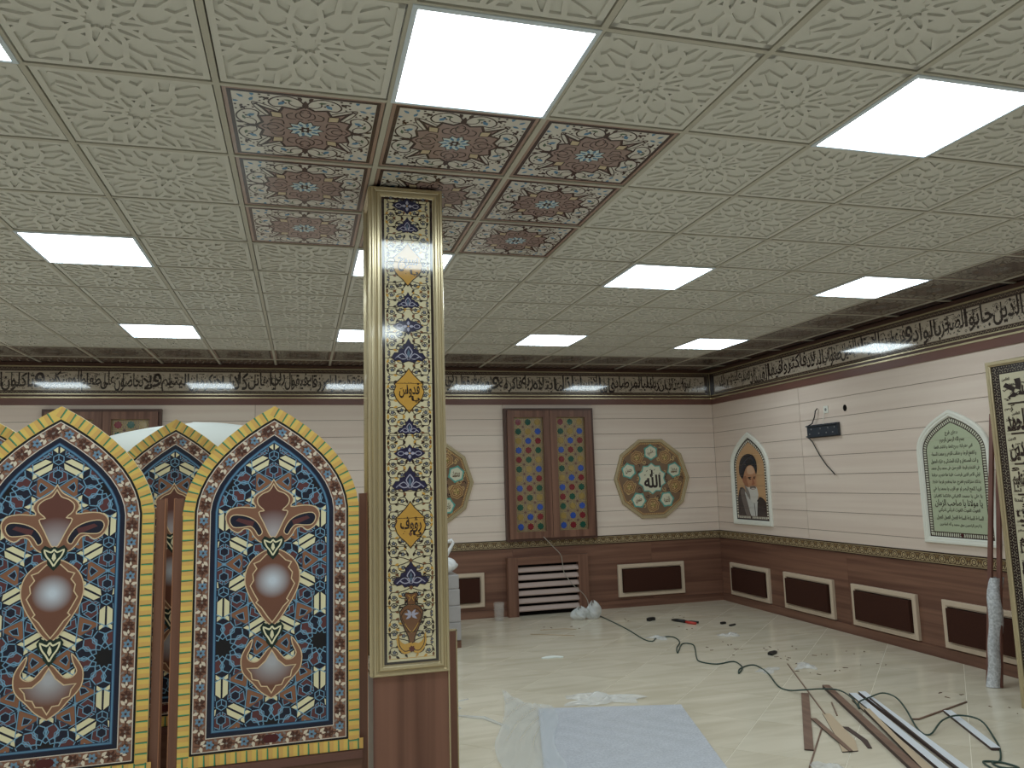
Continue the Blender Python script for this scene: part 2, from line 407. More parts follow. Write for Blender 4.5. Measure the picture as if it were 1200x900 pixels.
def painted_tile(gnd, mauve, dk, bl, cream, star_, gl=2, edge=(150, 126, 116)):
    g = G(); E_ = ink('tile edge', edge, gl)
    g.box(-.286, .286, -.286, .286, -.006, 0, E_)
    g.poly([(-.272, -.272), (.272, -.272), (.272, .272), (-.272, .272)], dk, .0004)
    g.poly([(-.257, -.257), (.257, -.257), (.257, .257), (-.257, .257)], gnd, .0008)
    g.C = [(-.255, -.255), (.255, -.255), (.255, .255), (-.255, .255)]; g.push(sx=1.14, sy=1.14)
    ol = [(0, .165), (.03, .14), (.07, .15), (.085, .11), (.13, .135), (.165, .165), (.135, .13), (.11, .085), (.15, .07), (.14, .03)]
    P = []
    for k in range(4):
        for x, y in ol: c, s = math.cos(-k*PI/2), math.sin(-k*PI/2); P.append((x*c-y*s, x*s+y*c))
    g.line(P, .010, dk, .0011, True); g.poly(P, mauve, .0010)
    for k in range(4):
        g.push(a=k*PI/2); scrolls(g, gl, dk, bl, .0013)
        for s in (-1, 1):
            g.push(sx=s)
            g.line(smooth([(.008, .07), (.03, .085), (.028, .115), (.006, .125)], False), .0045, dk, .0013)
            g.line(smooth([(.03, .07), (.055, .075), (.06, .1), (.04, .115)], False), .0045, dk, .0013)
            g.pop()
        g.line(ngon(8, .018, 0, 0, .115, .028), .004, dk, .0013, True)
        g.push(a=PI/4)
        g.poly([(0, .105), (.022, .13), (0, .158), (-.022, .13)], cream, .0013); g.line([(0, .105), (.022, .13), (0, .158), (-.022, .13)], .004, dk, .0014, True)
        g.line(smooth([(-.03, .15), (-.02, .2), (0, .235), (.02, .2), (.03, .15)], False), .004, dk, .0013)
        for q, r in (((0, .27), 1.57), ((.03, .262), .8), ((-.03, .262), 2.3), ((.02, .295), 1.), ((-.02, .295), 2.1), ((0, .245), .4)): g.poly(leaf(q[0], q[1], r, .028, .013), bl, .0014)
        for q in ((.045, .24), (-.045, .24), (.04, .28), (-.04, .28), (.06, .225), (-.06, .225), (.0, .32), (.055, .255), (-.055, .255), (.075, .235), (-.075, .235)): g.poly(ngon(5, .005, 0, *q), dk, .0014)
        g.pop(); g.pop()
    g.poly(star(10, .066, .047), dk, .0015); g.poly(star(10, .060, .042), star_, .0018)
    for k in range(10): g.poly(leaf(.022*math.cos(k*PI/5), .022*math.sin(k*PI/5), k*PI/5+.3, .03, .012), bl, .0021)
    g.poly(lobed(6, .019, .005), dk, .0024); g.poly(ngon(6, .007), star_, .0027)
    g.pop(); g.C = None
    return g
pt_light = painted_tile(ink('tile ground', (196, 192, 186), 2), ink('tile mauve', (144, 124, 120), 2), ink('tile dark', (58, 40, 40), 2), K_blue(2), ink('tile cream', (188, 172, 146), 2), ink('tile star', (190, 202, 204), 2)).mesh('patterned_ceiling_tile')
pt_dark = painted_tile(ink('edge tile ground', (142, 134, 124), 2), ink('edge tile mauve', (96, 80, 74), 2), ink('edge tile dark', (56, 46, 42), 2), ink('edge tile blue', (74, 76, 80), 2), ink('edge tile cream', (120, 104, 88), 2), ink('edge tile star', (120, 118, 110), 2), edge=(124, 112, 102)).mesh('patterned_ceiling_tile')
rel = relief_tile()
LI, LJ = (-8, -5, -2, 1, 4, 7), (-5, -1, 3, 7)
I0, J0 = -7, -4
for i in range(I0, 9):
    for j in range(J0, 10):
        if i in LI and j in LJ: continue
        pos = ((i+.5)*S, (j+.5)*S, 3.0115)
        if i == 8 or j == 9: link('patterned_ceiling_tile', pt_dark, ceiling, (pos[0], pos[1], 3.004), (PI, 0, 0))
        elif 0 <= i <= 2 and 0 <= j <= 2: link('patterned_ceiling_tile', pt_light, ceiling, (pos[0], pos[1], 3.004), (PI, 0, 0))
        else: link('ceiling_tile', rel, ceiling, pos, (PI, 0, 0))
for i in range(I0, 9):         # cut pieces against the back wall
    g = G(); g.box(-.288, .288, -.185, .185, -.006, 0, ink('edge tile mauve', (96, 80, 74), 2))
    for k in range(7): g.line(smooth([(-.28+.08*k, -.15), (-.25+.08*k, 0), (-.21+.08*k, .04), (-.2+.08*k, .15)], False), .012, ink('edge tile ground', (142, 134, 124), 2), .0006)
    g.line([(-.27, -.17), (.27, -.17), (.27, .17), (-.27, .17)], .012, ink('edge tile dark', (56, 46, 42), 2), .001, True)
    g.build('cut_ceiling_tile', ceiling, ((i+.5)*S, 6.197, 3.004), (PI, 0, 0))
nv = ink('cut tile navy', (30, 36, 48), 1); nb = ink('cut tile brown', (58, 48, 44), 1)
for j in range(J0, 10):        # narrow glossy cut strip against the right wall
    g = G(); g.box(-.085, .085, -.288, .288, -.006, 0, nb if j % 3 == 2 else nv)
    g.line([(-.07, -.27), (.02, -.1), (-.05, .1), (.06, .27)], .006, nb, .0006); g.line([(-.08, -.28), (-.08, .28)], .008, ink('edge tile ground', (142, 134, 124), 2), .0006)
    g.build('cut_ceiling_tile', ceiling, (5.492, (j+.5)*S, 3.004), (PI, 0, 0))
for i in range(I0, 10):
    g = G(); g.box(-.011, .011, J0*S, Y1, 2.998, 3.012, M_tbar); g.build('grid_bar', ceiling, (i*S, 0, 0))
for j in range(J0, 11):
    g = G(); g.box(I0*S, X1, -.009, .009, 2.9985, 3.012, M_tbar); g.build('grid_bar', ceiling, (0, j*S, 0))
# plain infill beyond the built tiles
g = G()
for a in ((X0, I0*S-.012, Y0, Y1), (I0*S, X1, Y0, J0*S-.012)): g.box(a[0], a[1], a[2], a[3], 3.004, 3.02, M_gyp)
g.build('ceiling_field', ceiling)
# ---- walls
g = G(); g.box(X0-.1, X1+.1, Y1+.012, Y1+.15, 0, 3.02, M_seam); wb = structure(g.build('wall_back'))
g = G(); g.box(X1+.012, X1+.15, Y0, Y1+.012, 0, 3.02, M_seam); wr = structure(g.build('wall_right'))
g = G(); g.box(X0-.15, X0, Y0, Y1, 0, 3.02, M_plank); structure(g.build('wall_left'))
g = G(); g.box(X0-.15, X1+.15, Y0-.15, Y0, 0, 3.02, M_plank); structure(g.build('wall_front'))
ZR = [.89]+[.997+.1945*k for k in range(8)]+[2.55]
def pieces(edges, zs, back, name, m, gap=.0022, zoff=0):
    for a, b in zip(edges, edges[1:]):
        for z0, z1 in zip(zs, zs[1:]):
            g = G()
            if back: g.box(a+gap, b-gap, Y1, Y1+.012, z0+gap, z1-gap, m); g.build(name, wb)
            else: g.box(X1, X1+.012, a+gap, b-gap, z0+gap, z1-gap, m); g.build(name, wr)
pieces([-6, -3.12, -.22, 2.68, X1], ZR, True, 'plank', M_plank)
pieces([-8, -4.15, -1.25, 1.65, 4.55, Y1], ZR, False, 'plank', M_planky)
pieces([-6, -3.12, -.9, .93, 2.76, 4.59, X1], [.09, .79], True, 'wainscot_panel', M_brown, .0008)
pieces([-8, -4, -1.9, -.07, 1.76, 3.98, Y1], [.09, .79], False, 'wainscot_panel', M_browny, .0008)
def strip(name, z0, z1, d, m, my=None, ymin=Y0):
    g = G(); g.box(X0, X1-d, Y1-d, Y1+.001, z0, z1, m); a = structure(g.build(name+'_back' if name == 'baseboard' else name))
    g = G(); g.box(X1-d, X1+.001, ymin, Y1-.0005, z0, z1, my or m); b = structure(g.build(name+'_right' if name == 'baseboard' else name)); return a, b
strip('baseboard', 0, .09, .012, M_brown, M_browny)
strip('trim_1', 2.54, 2.612, .016, M_red)
strip('trim_2', 2.612, 2.628, .024, M_gold); strip('trim_2', 2.652, 2.664, .018, M_gold); strip('trim_3', 2.628, 2.652, .012, M_dkbr)
strip('trim_4', 2.948, 2.96, .03, M_gold); strip('trim_5', 2.96, 2.998, .02, M_dkbr)
# corner posts of the frieze
g = G(); g.box(X1-.045, X1, Y1-.045, Y1, 2.66, 2.95, K_dark(2)); g.box(X1-.048, X1-.042, Y1-.048, Y1-.042, 2.66, 2.95, M_gold); g.box(X1-.050, X1-.045, Y1-.006, Y1-.001, 2.66, 2.95, M_gold); g.box(X1-.006, X1-.001, Y1-.050, Y1-.045, 2.66, 2.95, M_gold)
structure(g.build('trim_6'))
# ---- dado print
def dado(L):
    g = G(); gnd = ink('dado ground', (88, 72, 56), 2); lt = ink('dado light', (176, 158, 122), 2); dk = ink('dado dark', (48, 36, 32), 2); gd = ink('dado gold', (138, 112, 74), 2)
    g.box(0, L, 0, .1, -.001, .004, gnd)
    for y0, y1, m in ((0, .008, dk), (.010, .014, lt), (.086, .09, lt), (.092, .1, dk)): g.poly([(0, y0), (L, y0), (L, y1), (0, y1)], m, .0044)
    p = .108; k = 0
    while (k+1)*p <= L:
        x = (k+.5)*p
        g.line(ngon(10, .027, 0, x, .05, .027), .0045, lt, .0046, True); g.poly(lobed(6, .013, .004, 0, x, .05, 3), lt, .0047); g.poly(ngon(6, .006, 0, x, .05), gd, .005)
        for s in (-1, 1):
            g.line(smooth([(x+s*.028, .05), (x+s*.04, .075), (x+s*.052, .07), (x+s*.05, .055)], False, 3), .0045, gd, .0046)
            g.line(smooth([(x+s*.028, .05), (x+s*.04, .025), (x+s*.052, .03), (x+s*.05, .045)], False, 3), .0045, lt, .0046)
        k += 1
    return g
o = dado(X1-X0).build('trim_7', None, (X0, Y1-.004, .79), FACE_S); structure(o)
o = dado(Y1-Y0-.01).build('trim_7', None, (X1-.004, Y1-.005, .79), FACE_W); structure(o)
# ---- frieze with the inscription
def frieze(L, words, hidden=0):
    gl = 1; g = G(); band = ink('frieze band', (58, 46, 42), gl); gnd = ink('frieze ground', (172, 160, 144), gl); dk = ink('frieze dark', (44, 34, 32), gl); lt = ink('frieze light', (134, 118, 98), gl)
    hh = .285
    g.box(0, L, 0, hh, -.001, .004, band)
    g.poly([(.05, .032), (L-.05, .032), (L-.05, .245), (.05, .245)], lt, .0044)
    g.poly([(.055, .037), (L-.055, .037), (L-.055, .24), (.055, .24)], gnd, .0047)
    x = .03
    while x < L-.03:     # small running scroll above and below
        for y in (.265, .016): g.line(smooth([(x, y-.008), (x+.015, y+.009), (x+.03, y-.006), (x+.042, y+.007)], False, 2), .004, lt, .0044)
        x += .05
    R = random.Random(3); x = .07
    while x < L-.06:     # fine scroll fill between the letters
        y = .05+R.random()*.17; g.line(arc(x, y, .012, R.random()*6, R.random()*6+4, 4), .003, dk, .0049); x += .008
        if R.random() < .6: g.poly(leaf(x, .06+R.random()*.15, R.random()*6.28, .022, .010), dk, .0049)
    x = L
    for t, x1, x0 in words:   # right to left
        wd = x1-x0; ws = t.split(' '); tot = sum(max(2, len(q)) for q in ws); cur = x1
        for q in ws:
            ww = wd*max(2, len(q))/tot; text(g, q, cur-ww/2, .135+(.012 if len(q) % 2 else -.008), ww*1.02, .2 if len(q) > 2 else .16, dk, .0052, .018); cur -= ww
            for r in range(2): g.line([(cur+ww*R.random(), .205+.02*R.random())]*1+[(cur+ww*.5+.02, .225)], .005, dk, .0052)
            if len(q) > 2: text(g, 'ا', cur+ww*.3, .15, .012, .15, dk, .0054, .02)
    return g
BX = lambda x: x-X0
fb = frieze(X1-X0-.05, [('سوط عذاب ان ربك لبالمرصاد فاما الانسان', BX(5.27), BX(3.62)), ('اذا ما ابتلاه ربه فاكرمه و', BX(3.62), BX(2.55)), ('نعمه فيقول ربي اكرمن و اما اذا ما ابتلاه', BX(2.55), BX(.95)),
  ('فقدر عليه رزقه فيقول ربي اهانن كلا بل', BX(.95), BX(-.55)), ('لا تكرمون اليتيم و لا تحاضون على طعام', BX(-.55), BX(-2.0)), ('المسكين و تاكلون التراث اكلا لما و تحبون المال', BX(-2.0), BX(-4.0)), ('حبا جما كلا اذا دكت الارض دكا دكا', BX(-4.0), BX(-5.9))])
structure(fb.build('trim_8', None, (X0, Y1-.004, 2.664), FACE_S))
LR = Y1-.05-(-2.0)
RX = lambda y: (Y1-.05)-y
fr = frieze(LR, [('الم تر كيف فعل ربك بعاد', RX(-1.9), RX(-.2)), ('ارم ذات العماد التي لم يخلق مثلها في البلاد', RX(-.2), RX(1.45)), ('و ثمود الذين جابوا الصخر بالواد', RX(1.45), RX(2.85)), ('و فرعون ذي الاوتاد الذين طغوا في البلاد', RX(2.85), RX(4.35)), ('فاكثروا فيها الفساد فصب عليهم ربك', RX(4.35), RX(6.15))])
structure(fr.build('trim_8', None, (X1-.004, Y1-.05, 2.664), FACE_W))
# ================================================================ LAMPS
lab = {(-2, -1): 'square ceiling light panel cut by the left edge of the photo', (1, -1): 'largest square ceiling light, right above the painted ceiling tiles', (4, -1): 'large square ceiling light near the upper right corner of the photo',
 (-2, 3): 'square ceiling light on the left, above the leftmost arched screen', (1, 3): 'nearer square ceiling light partly hidden behind the tiled pillar', (4, 3): 'square ceiling light right of the pillar, beyond the painted ceiling tiles', (7, 3): 'square ceiling light beside the dark edge tiles, nearer the camera on the right wall side',
 (-2, 7): 'small far square ceiling light on the left, close to the back frieze', (1, 7): 'far square ceiling light whose left part shows just left of the pillar', (4, 7): 'far square ceiling light above the stained glass shutters', (7, 7): 'far square ceiling light nearest the room corner on the right'}
def lamp():
    r = empty('ceiling_light'); g = G()
    g.sweep([(-.298, -.298), (.298, -.298), (.298, .298), (-.298, .298)], [(0, -.006), (0, .006), (.006, .008), (.016, .008), (.018, .003)], M_lampf); g.build('light_frame', r)
    g = G(); g.poly([(-.282, -.282), (.282, -.282), (.282, .282), (-.282, .282)], M_lamp, .0045); g.build('diffuser', r); return r
lp = lamp(); first = True
for j in LJ:
    for i in LI:
        o = lp if first else copy_tree(lp); first = False
        o.location = ((i+.5)*S, (j+.5)*S, 3.0); o.rotation_euler = (PI, 0, 0)
        tag(o, lab.get((i, j), 'square ceiling light panel outside the photo'), 'ceiling light', 'square light panels in the ceiling grid')
# ================================================================ PILLAR
def tile_cut(g, name, parent, axis_cuts, x0, x1, gap=.0012, **kw):
    """cut a finished print into its separate glazed tiles"""
    import bmesh
    base = g.mesh('print_sheet'); bm0 = bmesh.new(); bm0.from_mesh(base); bmesh.ops.triangulate(bm0, faces=[f for f in bm0.faces if len(f.verts) > 4])
    for a, b in zip(axis_cuts, axis_cuts[1:]):
        bm = bm0.copy()
        for co, no in (((0, a+gap, 0), (0, -1, 0)), ((0, b-gap, 0), (0, 1, 0))):
            bmesh.ops.bisect_plane(bm, geom=bm.verts[:]+bm.edges[:]+bm.faces[:], plane_co=co, plane_no=no, clear_outer=True, dist=1e-7)
        if not bm.faces: bm.free(); continue
        me = bpy.data.meshes.new(name); 
        for m in g.mats: me.materials.append(m)
        bm.to_mesh(me); bm.free(); link(name, me, parent)
    bm0.free()
W, HP, PZ = .335, 3.0, .80
pil = empty('pillar', (.767, PZ, 0)); tag(pil, 'gilt-framed square pillar with floral glazed tiles on a walnut base', 'pillar')
PD = .30
g = G(); g.box(-W/2+.003, W/2-.003, .003, PD, 0, .80, M_brownz); g.build('wooden_base', pil)
g = G(); g.box(W/2-.006, W/2-.0, -.0005, .006, 0, .80, M_gold); g.box(-W/2, -W/2+.006, -.0005, .006, 0, .80, M_red); g.build('corner_strip', pil)
g = G(); g.box(-W/2+.02, W/2-.02, .012, PD-.012, .80, 2.996, M_dkbr); g.build('core', pil)
def gilt_frame(g, w_, z0, z1, wd=.046):
    o = [(-w_/2, z0), (w_/2, z0), (w_/2, z1), (-w_/2, z1)]
    g.sweep(o, [(0, -.012), (0, .008), (.004, .014), (.012, .014), (.016, .006), (.022, .005), (.028, .012), (.038, .012), (.043, .003), (wd, .002)], M_gold)
    g.ring(o, wd, wd+.010, K_dark(1), .0028)
def pillar_print():
    GL = 1; g = G(); hw = .107; cr = ink('pillar cream', (200, 190, 158), GL); dk = K_dark(GL); nv = ink('pillar navy', (34, 34, 62), GL); gd = ink('pillar gold', (186, 142, 66), GL); bl = ink('pillar blue', (82, 100, 120), GL); br = ink('pillar brown', (110, 74, 50), GL); lv = ink('pillar lilac', (160, 158, 176), GL)
    g.box(-hw, hw, .83, 2.95, -.002, .002, cr)
    for s in (-1, 1): g.line([(s*.101, .84), (s*.101, 2.94)], .0015, ink('pillar line', (176, 160, 104), GL), .0024)
    g.line([(-.101, .845), (.101, .845)], .002, gd, .0024)
    Zt = lambda y: 2.954-(y-228)*.003859
    def vine(zc, h):
        for sx in (-1, 1):
            for sy in (-1, 1):
                g.push(0, zc, 0, sx, sy)
                g.line(smooth([(.0, .0), (.03, .012), (.055, h*.35), (.05, h*.7), (.025, h*.8), (.018, h*.55), (.035, h*.42)], False, 3), .0034, dk, .0026)
                g.line(smooth([(.055, h*.35), (.085, h*.3), (.095, h*.6), (.08, h*.9), (.062, h*.8), (.068, h*.6)], False, 3), .0034, dk, .0026)
                g.line(smooth([(.085, h*.3), (.096, h*.1), (.082, 0)], False, 3), .0022, br, .0026)
                for x, y, r, m in ((.035, h*.5, .0085, bl), (.076, h*.68, .0085, bl), (.09, h*.12, .006, bl)):
                    g.poly(lobed(5, r, r*.3, rnd.random(), x, y, 3), dk, .0028); g.poly(lobed(5, r*.68, r*.2, 0, x, y, 3), m, .0030); g.poly(ngon(4, r*.25, 0, x, y), gd, .0032)
                for x, y, a in ((.052, h*.2, .3), (.03, h*.82, 2.2), (.09, h*.5, 1), (.07, h*.95, 2.6), (.012, h*.3, 1.4), (.096, h*.8, 1.6), (.058, h*.55, 2.9)):
                    g.poly(leaf(x, y, a, .021, .0105), rnd.choice((dk, br, gd, dk)), .0028)
                g.pop()
        g.poly([(0, zc+.012), (.009, zc), (0, zc-.012), (-.009, zc)], br, .0034)
    zc = .90
    for y in (255, 283, 345, 353, 378, 405, 440, 500, 530, 560, 592, 655, 700): pass
    z = 2.90
    while z > .88: vine(z, .058); z -= .117
    def quatre(y):
        zc = Zt(y); g.push(0, zc)
        for sx in (-1, 1):
            g.poly([(0, .022), (sx*.02, .026), (sx*.05, .016), (sx*.072, 0), (sx*.05, -.016), (sx*.02, -.026), (0, -.022)], nv, .0036)
            g.line(ngon(8, .014, 0, sx*.04, 0, .009), .003, lv, .0040, True)
        g.poly([(0, .042), (.018, .02), (.018, -.02), (0, -.042), (-.018, -.02), (-.018, .02)], nv, .0038)
        for a in range(4): g.poly(leaf(.004*math.cos(a*PI/2), .004*math.sin(a*PI/2), a*PI/2, .022, .014), lv, .0042)
        g.poly(ngon(6, .004), gd, .0045); g.pop()
    def palm(y, big, up=1):
        zc = Zt(y); k = 1.4 if big else .95; g.push(0, zc, 0, k, k*up)
        P = [(0, .052), (.008, .036), (.018, .03), (.016, .018), (.03, .016), (.034, .004), (.046, .004), (.056, -.012), (.044, -.022), (.028, -.018), (.02, -.028), (0, -.022)]
        P = P+[(-x, y_) for x, y_ in P[::-1] if x > 0]
        g.line(P, .003, K_dark(GL), .0034, True); g.poly(P, nv, .0036)
        for s in (-1, 1):
            g.line(smooth([(0, .026), (s*.012, .008), (s*.004, -.01), (s*.02, -.016), (s*.034, -.008)], False, 3), .0034, lv, .0040)
            g.line(smooth([(s*.002, -.018), (s*.02, .002), (s*.045, -.015)], False, 3), .0026, lv, .0040)
        g.poly(leaf(0, -.012, PI/2, .03, .010), bl, .0042); g.pop()
    for y in (241, 391, 543): quatre(y)
    palm(268, 0); palm(362, 0); palm(425, 1); palm(514, 0); palm(577, 1); palm(686, 1)
    for y, words in ((316, 'سبوح'), (470, 'قدوس'), (627, 'رؤوف')):
        zc = Zt(y); g.push(0, zc)
        P = [(0, .108), (.02, .08), (.05, .05), (.066, .035), (.06, .025), (.07, 0), (.06, -.03), (.045, -.05), (.022, -.07), (0, -.098)]
        P = P+[(-x, y_) for x, y_ in P[::-1][1:-1]]
        g.line(P, .004, dk, .0036, True); g.poly(P, gd, .0034)
        text(g, words, .002, .006, .095, .07, dk, .0040, .02); text(g, 'يا', .030, -.034, .04, .03, dk, .0042, .02); text(g, 'ا', -.008, .012, .005, .04, dk, .0042, .02)
        for _ in range(9): g.poly(ngon(4, .0022, .5, rnd.uniform(-.04, .04), rnd.uniform(-.04, .05)), dk, .0042)
        g.pop()
    # vase with its gold stand
    b0 = Zt(770); g.push(0, b0)
    P = [(0, .045), (.012, .05), (.014, .07), (.03, .105), (.048, .15), (.052, .18), (.036, .2), (.018, .21), (.018, .232), (.03, .25), (.024, .262), (0, .256)]
    P = P+[(-x, y_) for x, y_ in P[::-1][1:-1]]
    g.poly(P, br, .0046); g.line(P, .004, dk, .0050, True)
    for s in (-1, 1):
        for a_, l_ in ((.2, .034), (.9, .03), (-.6, .03)): g.poly(leaf(0, .165, a_ if s > 0 else PI-a_, l_, .012), lv, .0052)
        g.line(smooth([(s*.01, .19), (s*.03, .185), (s*.044, .16), (s*.03, .125), (s*.012, .09)], False, 3), .0025, dk, .0053)
        g.line(smooth([(0, .09), (s*.018, .11), (s*.03, .13)], False, 3), .003, gd, .0052)
        g.line(smooth([(s*.012, .225), (s*.004, .24), (s*.016, .25)], False, 3), .003, gd, .0052)
        g.poly(smooth([(0, .012), (s*.03, .0), (s*.055, .02), (s*.066, .055), (s*.06, .09), (s*.052, .06), (s*.03, .042), (0, .048)], True, 2), gd, .0050)
        g.line(smooth([(0, .02), (s*.03, .012), (s*.052, .035), (s*.058, .07)], False, 3), .003, dk, .0054)
    g.poly(lobed(7, .013, .003, 0, 0, .02, 3), ink('pillar red', (84, 30, 28), GL), .0056)
    g.pop()
    return g, hw
pp, hw = pillar_print()
face = empty('tile_panel', (0, 0, 0), FACE_S); face.parent = pil
g = G(); gilt_frame(g, W, .775, 2.99, .048); g.build('gilt_frame', face)
g = G(); g.poly([(-W/2+.05, .82), (W/2-.05, .82), (W/2-.05, 2.96), (-W/2+.05, 2.96)], K_dark(1), .0010); g.build('backing', face)
cuts = [.83]+[2.954-(y-228)*.003859 for y in (746, 716, 685, 650, 618, 587, 555, 522, 492, 460, 430, 399, 370, 340, 312, 284, 253)]+[2.95]
tile_cut(pp, 'tile', face, cuts, -hw, hw)
side = empty('side_tile_panel', (-W/2, PD/2, 0), (PI/2, 0, -PI/2)); side.parent = pil
g = G(); gilt_frame(g, PD-.006, .775, 2.99, .05); g.box(-PD/2+.06, PD/2-.06, .83, 2.95, -.002, .002, K_dark(1)); g.build('gilt_frame', side)
# ================================================================ ARCHED SCREENS
SW, SH, SS = .73, 1.485, 1.04
def girih(g, clip, GLS=0):
    g.C = clip; z = .0040
    nv = ink('girih navy', (24, 26, 42), GLS); mr = ink('girih maroon', (84, 48, 50), GLS); br = ink('girih brown', (124, 84, 62), GLS); cr = ink('girih cream', (204, 196, 162), GLS); bl = ink('girih blue', (104, 142, 168), GLS); bk = ink('girih black', (18, 17, 22), GLS); sh = ink('girih teal', (40, 62, 82), GLS)
    xs = [p[0] for p in clip]; ys = [p[1] for p in clip]
    g.poly([(min(xs), min(ys)), (max(xs), min(ys)), (max(xs), max(ys)), (min(xs), max(ys))], nv, z)
    L = .395; ox, oy = .5*L, .125     # lattice of twelve-fold rosettes
    R3 = math.sqrt(3)
    def out(P, m, wd=.0042, lm=None): g.poly(P, m, z+.0004); g.line(P, wd, lm or bl, z+.0008, True)
    for i in range(-3, 4):
        for j in range(-1, 6):
            cx = (i+(j % 2)*.5)*L+ox; cy = oy+(j-1)*L*R3/2
            g.push(cx, cy)
            for k in range(12):     # rosette
                a = k*PI/6+PI/12; c, s = math.cos(a), math.sin(a)
                def R(u, v): return (u*c-v*s, u*s+v*c)
                out([R(.046, 0), R(.062, .017), R(.092, .02), R(.108, 0), R(.092, -.02), R(.062, -.017)], nv if k % 2 else mr)
                a2 = k*PI/6; c, s = math.cos(a2), math.sin(a2)
                out([R(.056, 0), R(.075, .009), R(.094, 0), R(.075, -.009)], mr if k % 3 else sh, .003)
                if k % 2 == 0: out([R(.10, 0), R(.118, .016), R(.128, 0), R(.118, -.016)], mr, .003)
            g.poly(star(12, .046, .034, PI/12), bk, z+.0010); g.line(star(12, .046, .034, PI/12), .0035, bl, z+.0012, True)
            # six edge midpoints: bow-tie triangles
            for k in range(6):
                if k < 3 or True:
                    g.push(a=k*PI/3)
                    m = L/2
                    T = [(m-.002, 0), (.122, .05), (.122, -.05)]; g.poly(T, br, z+.0013); g.line(T, .004, sh, z+.0015, True)
                    g.line([(m, 0), (.118, .054), (.095, .068)], .0035, bl, z+.0016); g.line([(m, 0), (.118, -.054), (.095, -.068)], .0035, bl, z+.0016)
                    t = [(.160, 0), (.137, .019), (.130, 0), (.137, -.019)]; g.poly(t, nv, z+.0018); g.line(t, .003, bl, z+.0019, True)
                    g.poly(star(6, .012, .004, 0, m, 0), bl, z+.0020)
                    g.pop()
            # two three-fold centres per cell
            for s_ in (1, -1):
                g.push(L/2, s_*L/(2*R3)); 
                for k in range(3):
                    g.push(a=k*2*PI/3+(PI/2 if s_ > 0 else -PI/2))     # towards rosette
                    for q in (1, -1):
                        P = [(.022, q*.002), (.108, q*.002), (.124, q*.026), (.040, q*.026)]; g.poly(P, cr, z+.0013); g.line(P, .004, nv, z+.0015, True)
                        g.line([(.030, q*.032), (.118, q*.032)], .003, bl, z+.0016)
                    g.pop(); g.push(a=k*2*PI/3+PI+(PI/2 if s_ > 0 else -PI/2))  # towards midpoint
                    for q in (1, -1):
                        P = [(.03, q*.004), (.098, q*.004), (.084, q*.036), (.05, q*.032)]; g.poly(P, mr, z+.0010); g.line(P, .003, bl, z+.0012, True)
                    h = ngon(6, .019, 0, .062, 0); g.poly(h, nv, z+.0018); g.line(h, .0035, bl, z+.0019, True)
                    g.pop()
                h = ngon(6, .022, PI/6); g.poly(h, nv, z+.0018); g.line(h, .0035, bl, z+.0019, True)
                for k in range(3): a = k*2*PI/3+PI/2; g.line([(0, 0), (.021*math.cos(a), .021*math.sin(a))], .003, bl, z+.0020)
                g.pop()
            g.pop()
    g.C = None
def vine_band(g, path, wdt, z, step, GLS=0, sc=1.0):
    br = ink('flower brown', (70, 42, 34), GLS); bl = ink('flower blue', (98, 128, 152), GLS); wh = ink('flower white', (196, 184, 168), GLS); gr = ink('flower grey', (120, 112, 108), GLS); st = ink('stem', (72, 50, 42), GLS)
    pts = along(path, step); side = 1
    for k, (p, t) in enumerate(pts):
        a = math.atan2(t.y, t.x); g.push(p.x, p.y, a, sc, sc*side); side = -side
        if k % 2 == 0:
            g.line(smooth([(-step/sc*.5, -.006), (-.012, .008), (.01, -.008), (step/sc*.5, .006)], False, 2), .0028, st, z)
            m = br if k % 4 == 0 else bl; r = .0135 if m is br else .0105
            for q in range(6): g.poly(leaf(.002*math.cos(q), .002*math.sin(q), q*PI/3, r, .0075), m, z+.0003)
            g.poly(ngon(5, .003), gr if m is br else br, z+.0006)
        else:
            for q in (-1, 1): g.poly(leaf(0, q*.002, q*1.0+.3, .016, .009), wh, z+.0003); g.poly(leaf(-.002, q*.006, q*2.3, .012, .006), gr, z+.0002)
            g.poly(leaf(.004, 0, 0, .012, .006), wh, z+.0004); g.line([(-.016, 0), (0, .002), (.016, -.004)], .0025, st, z)
        g.pop()
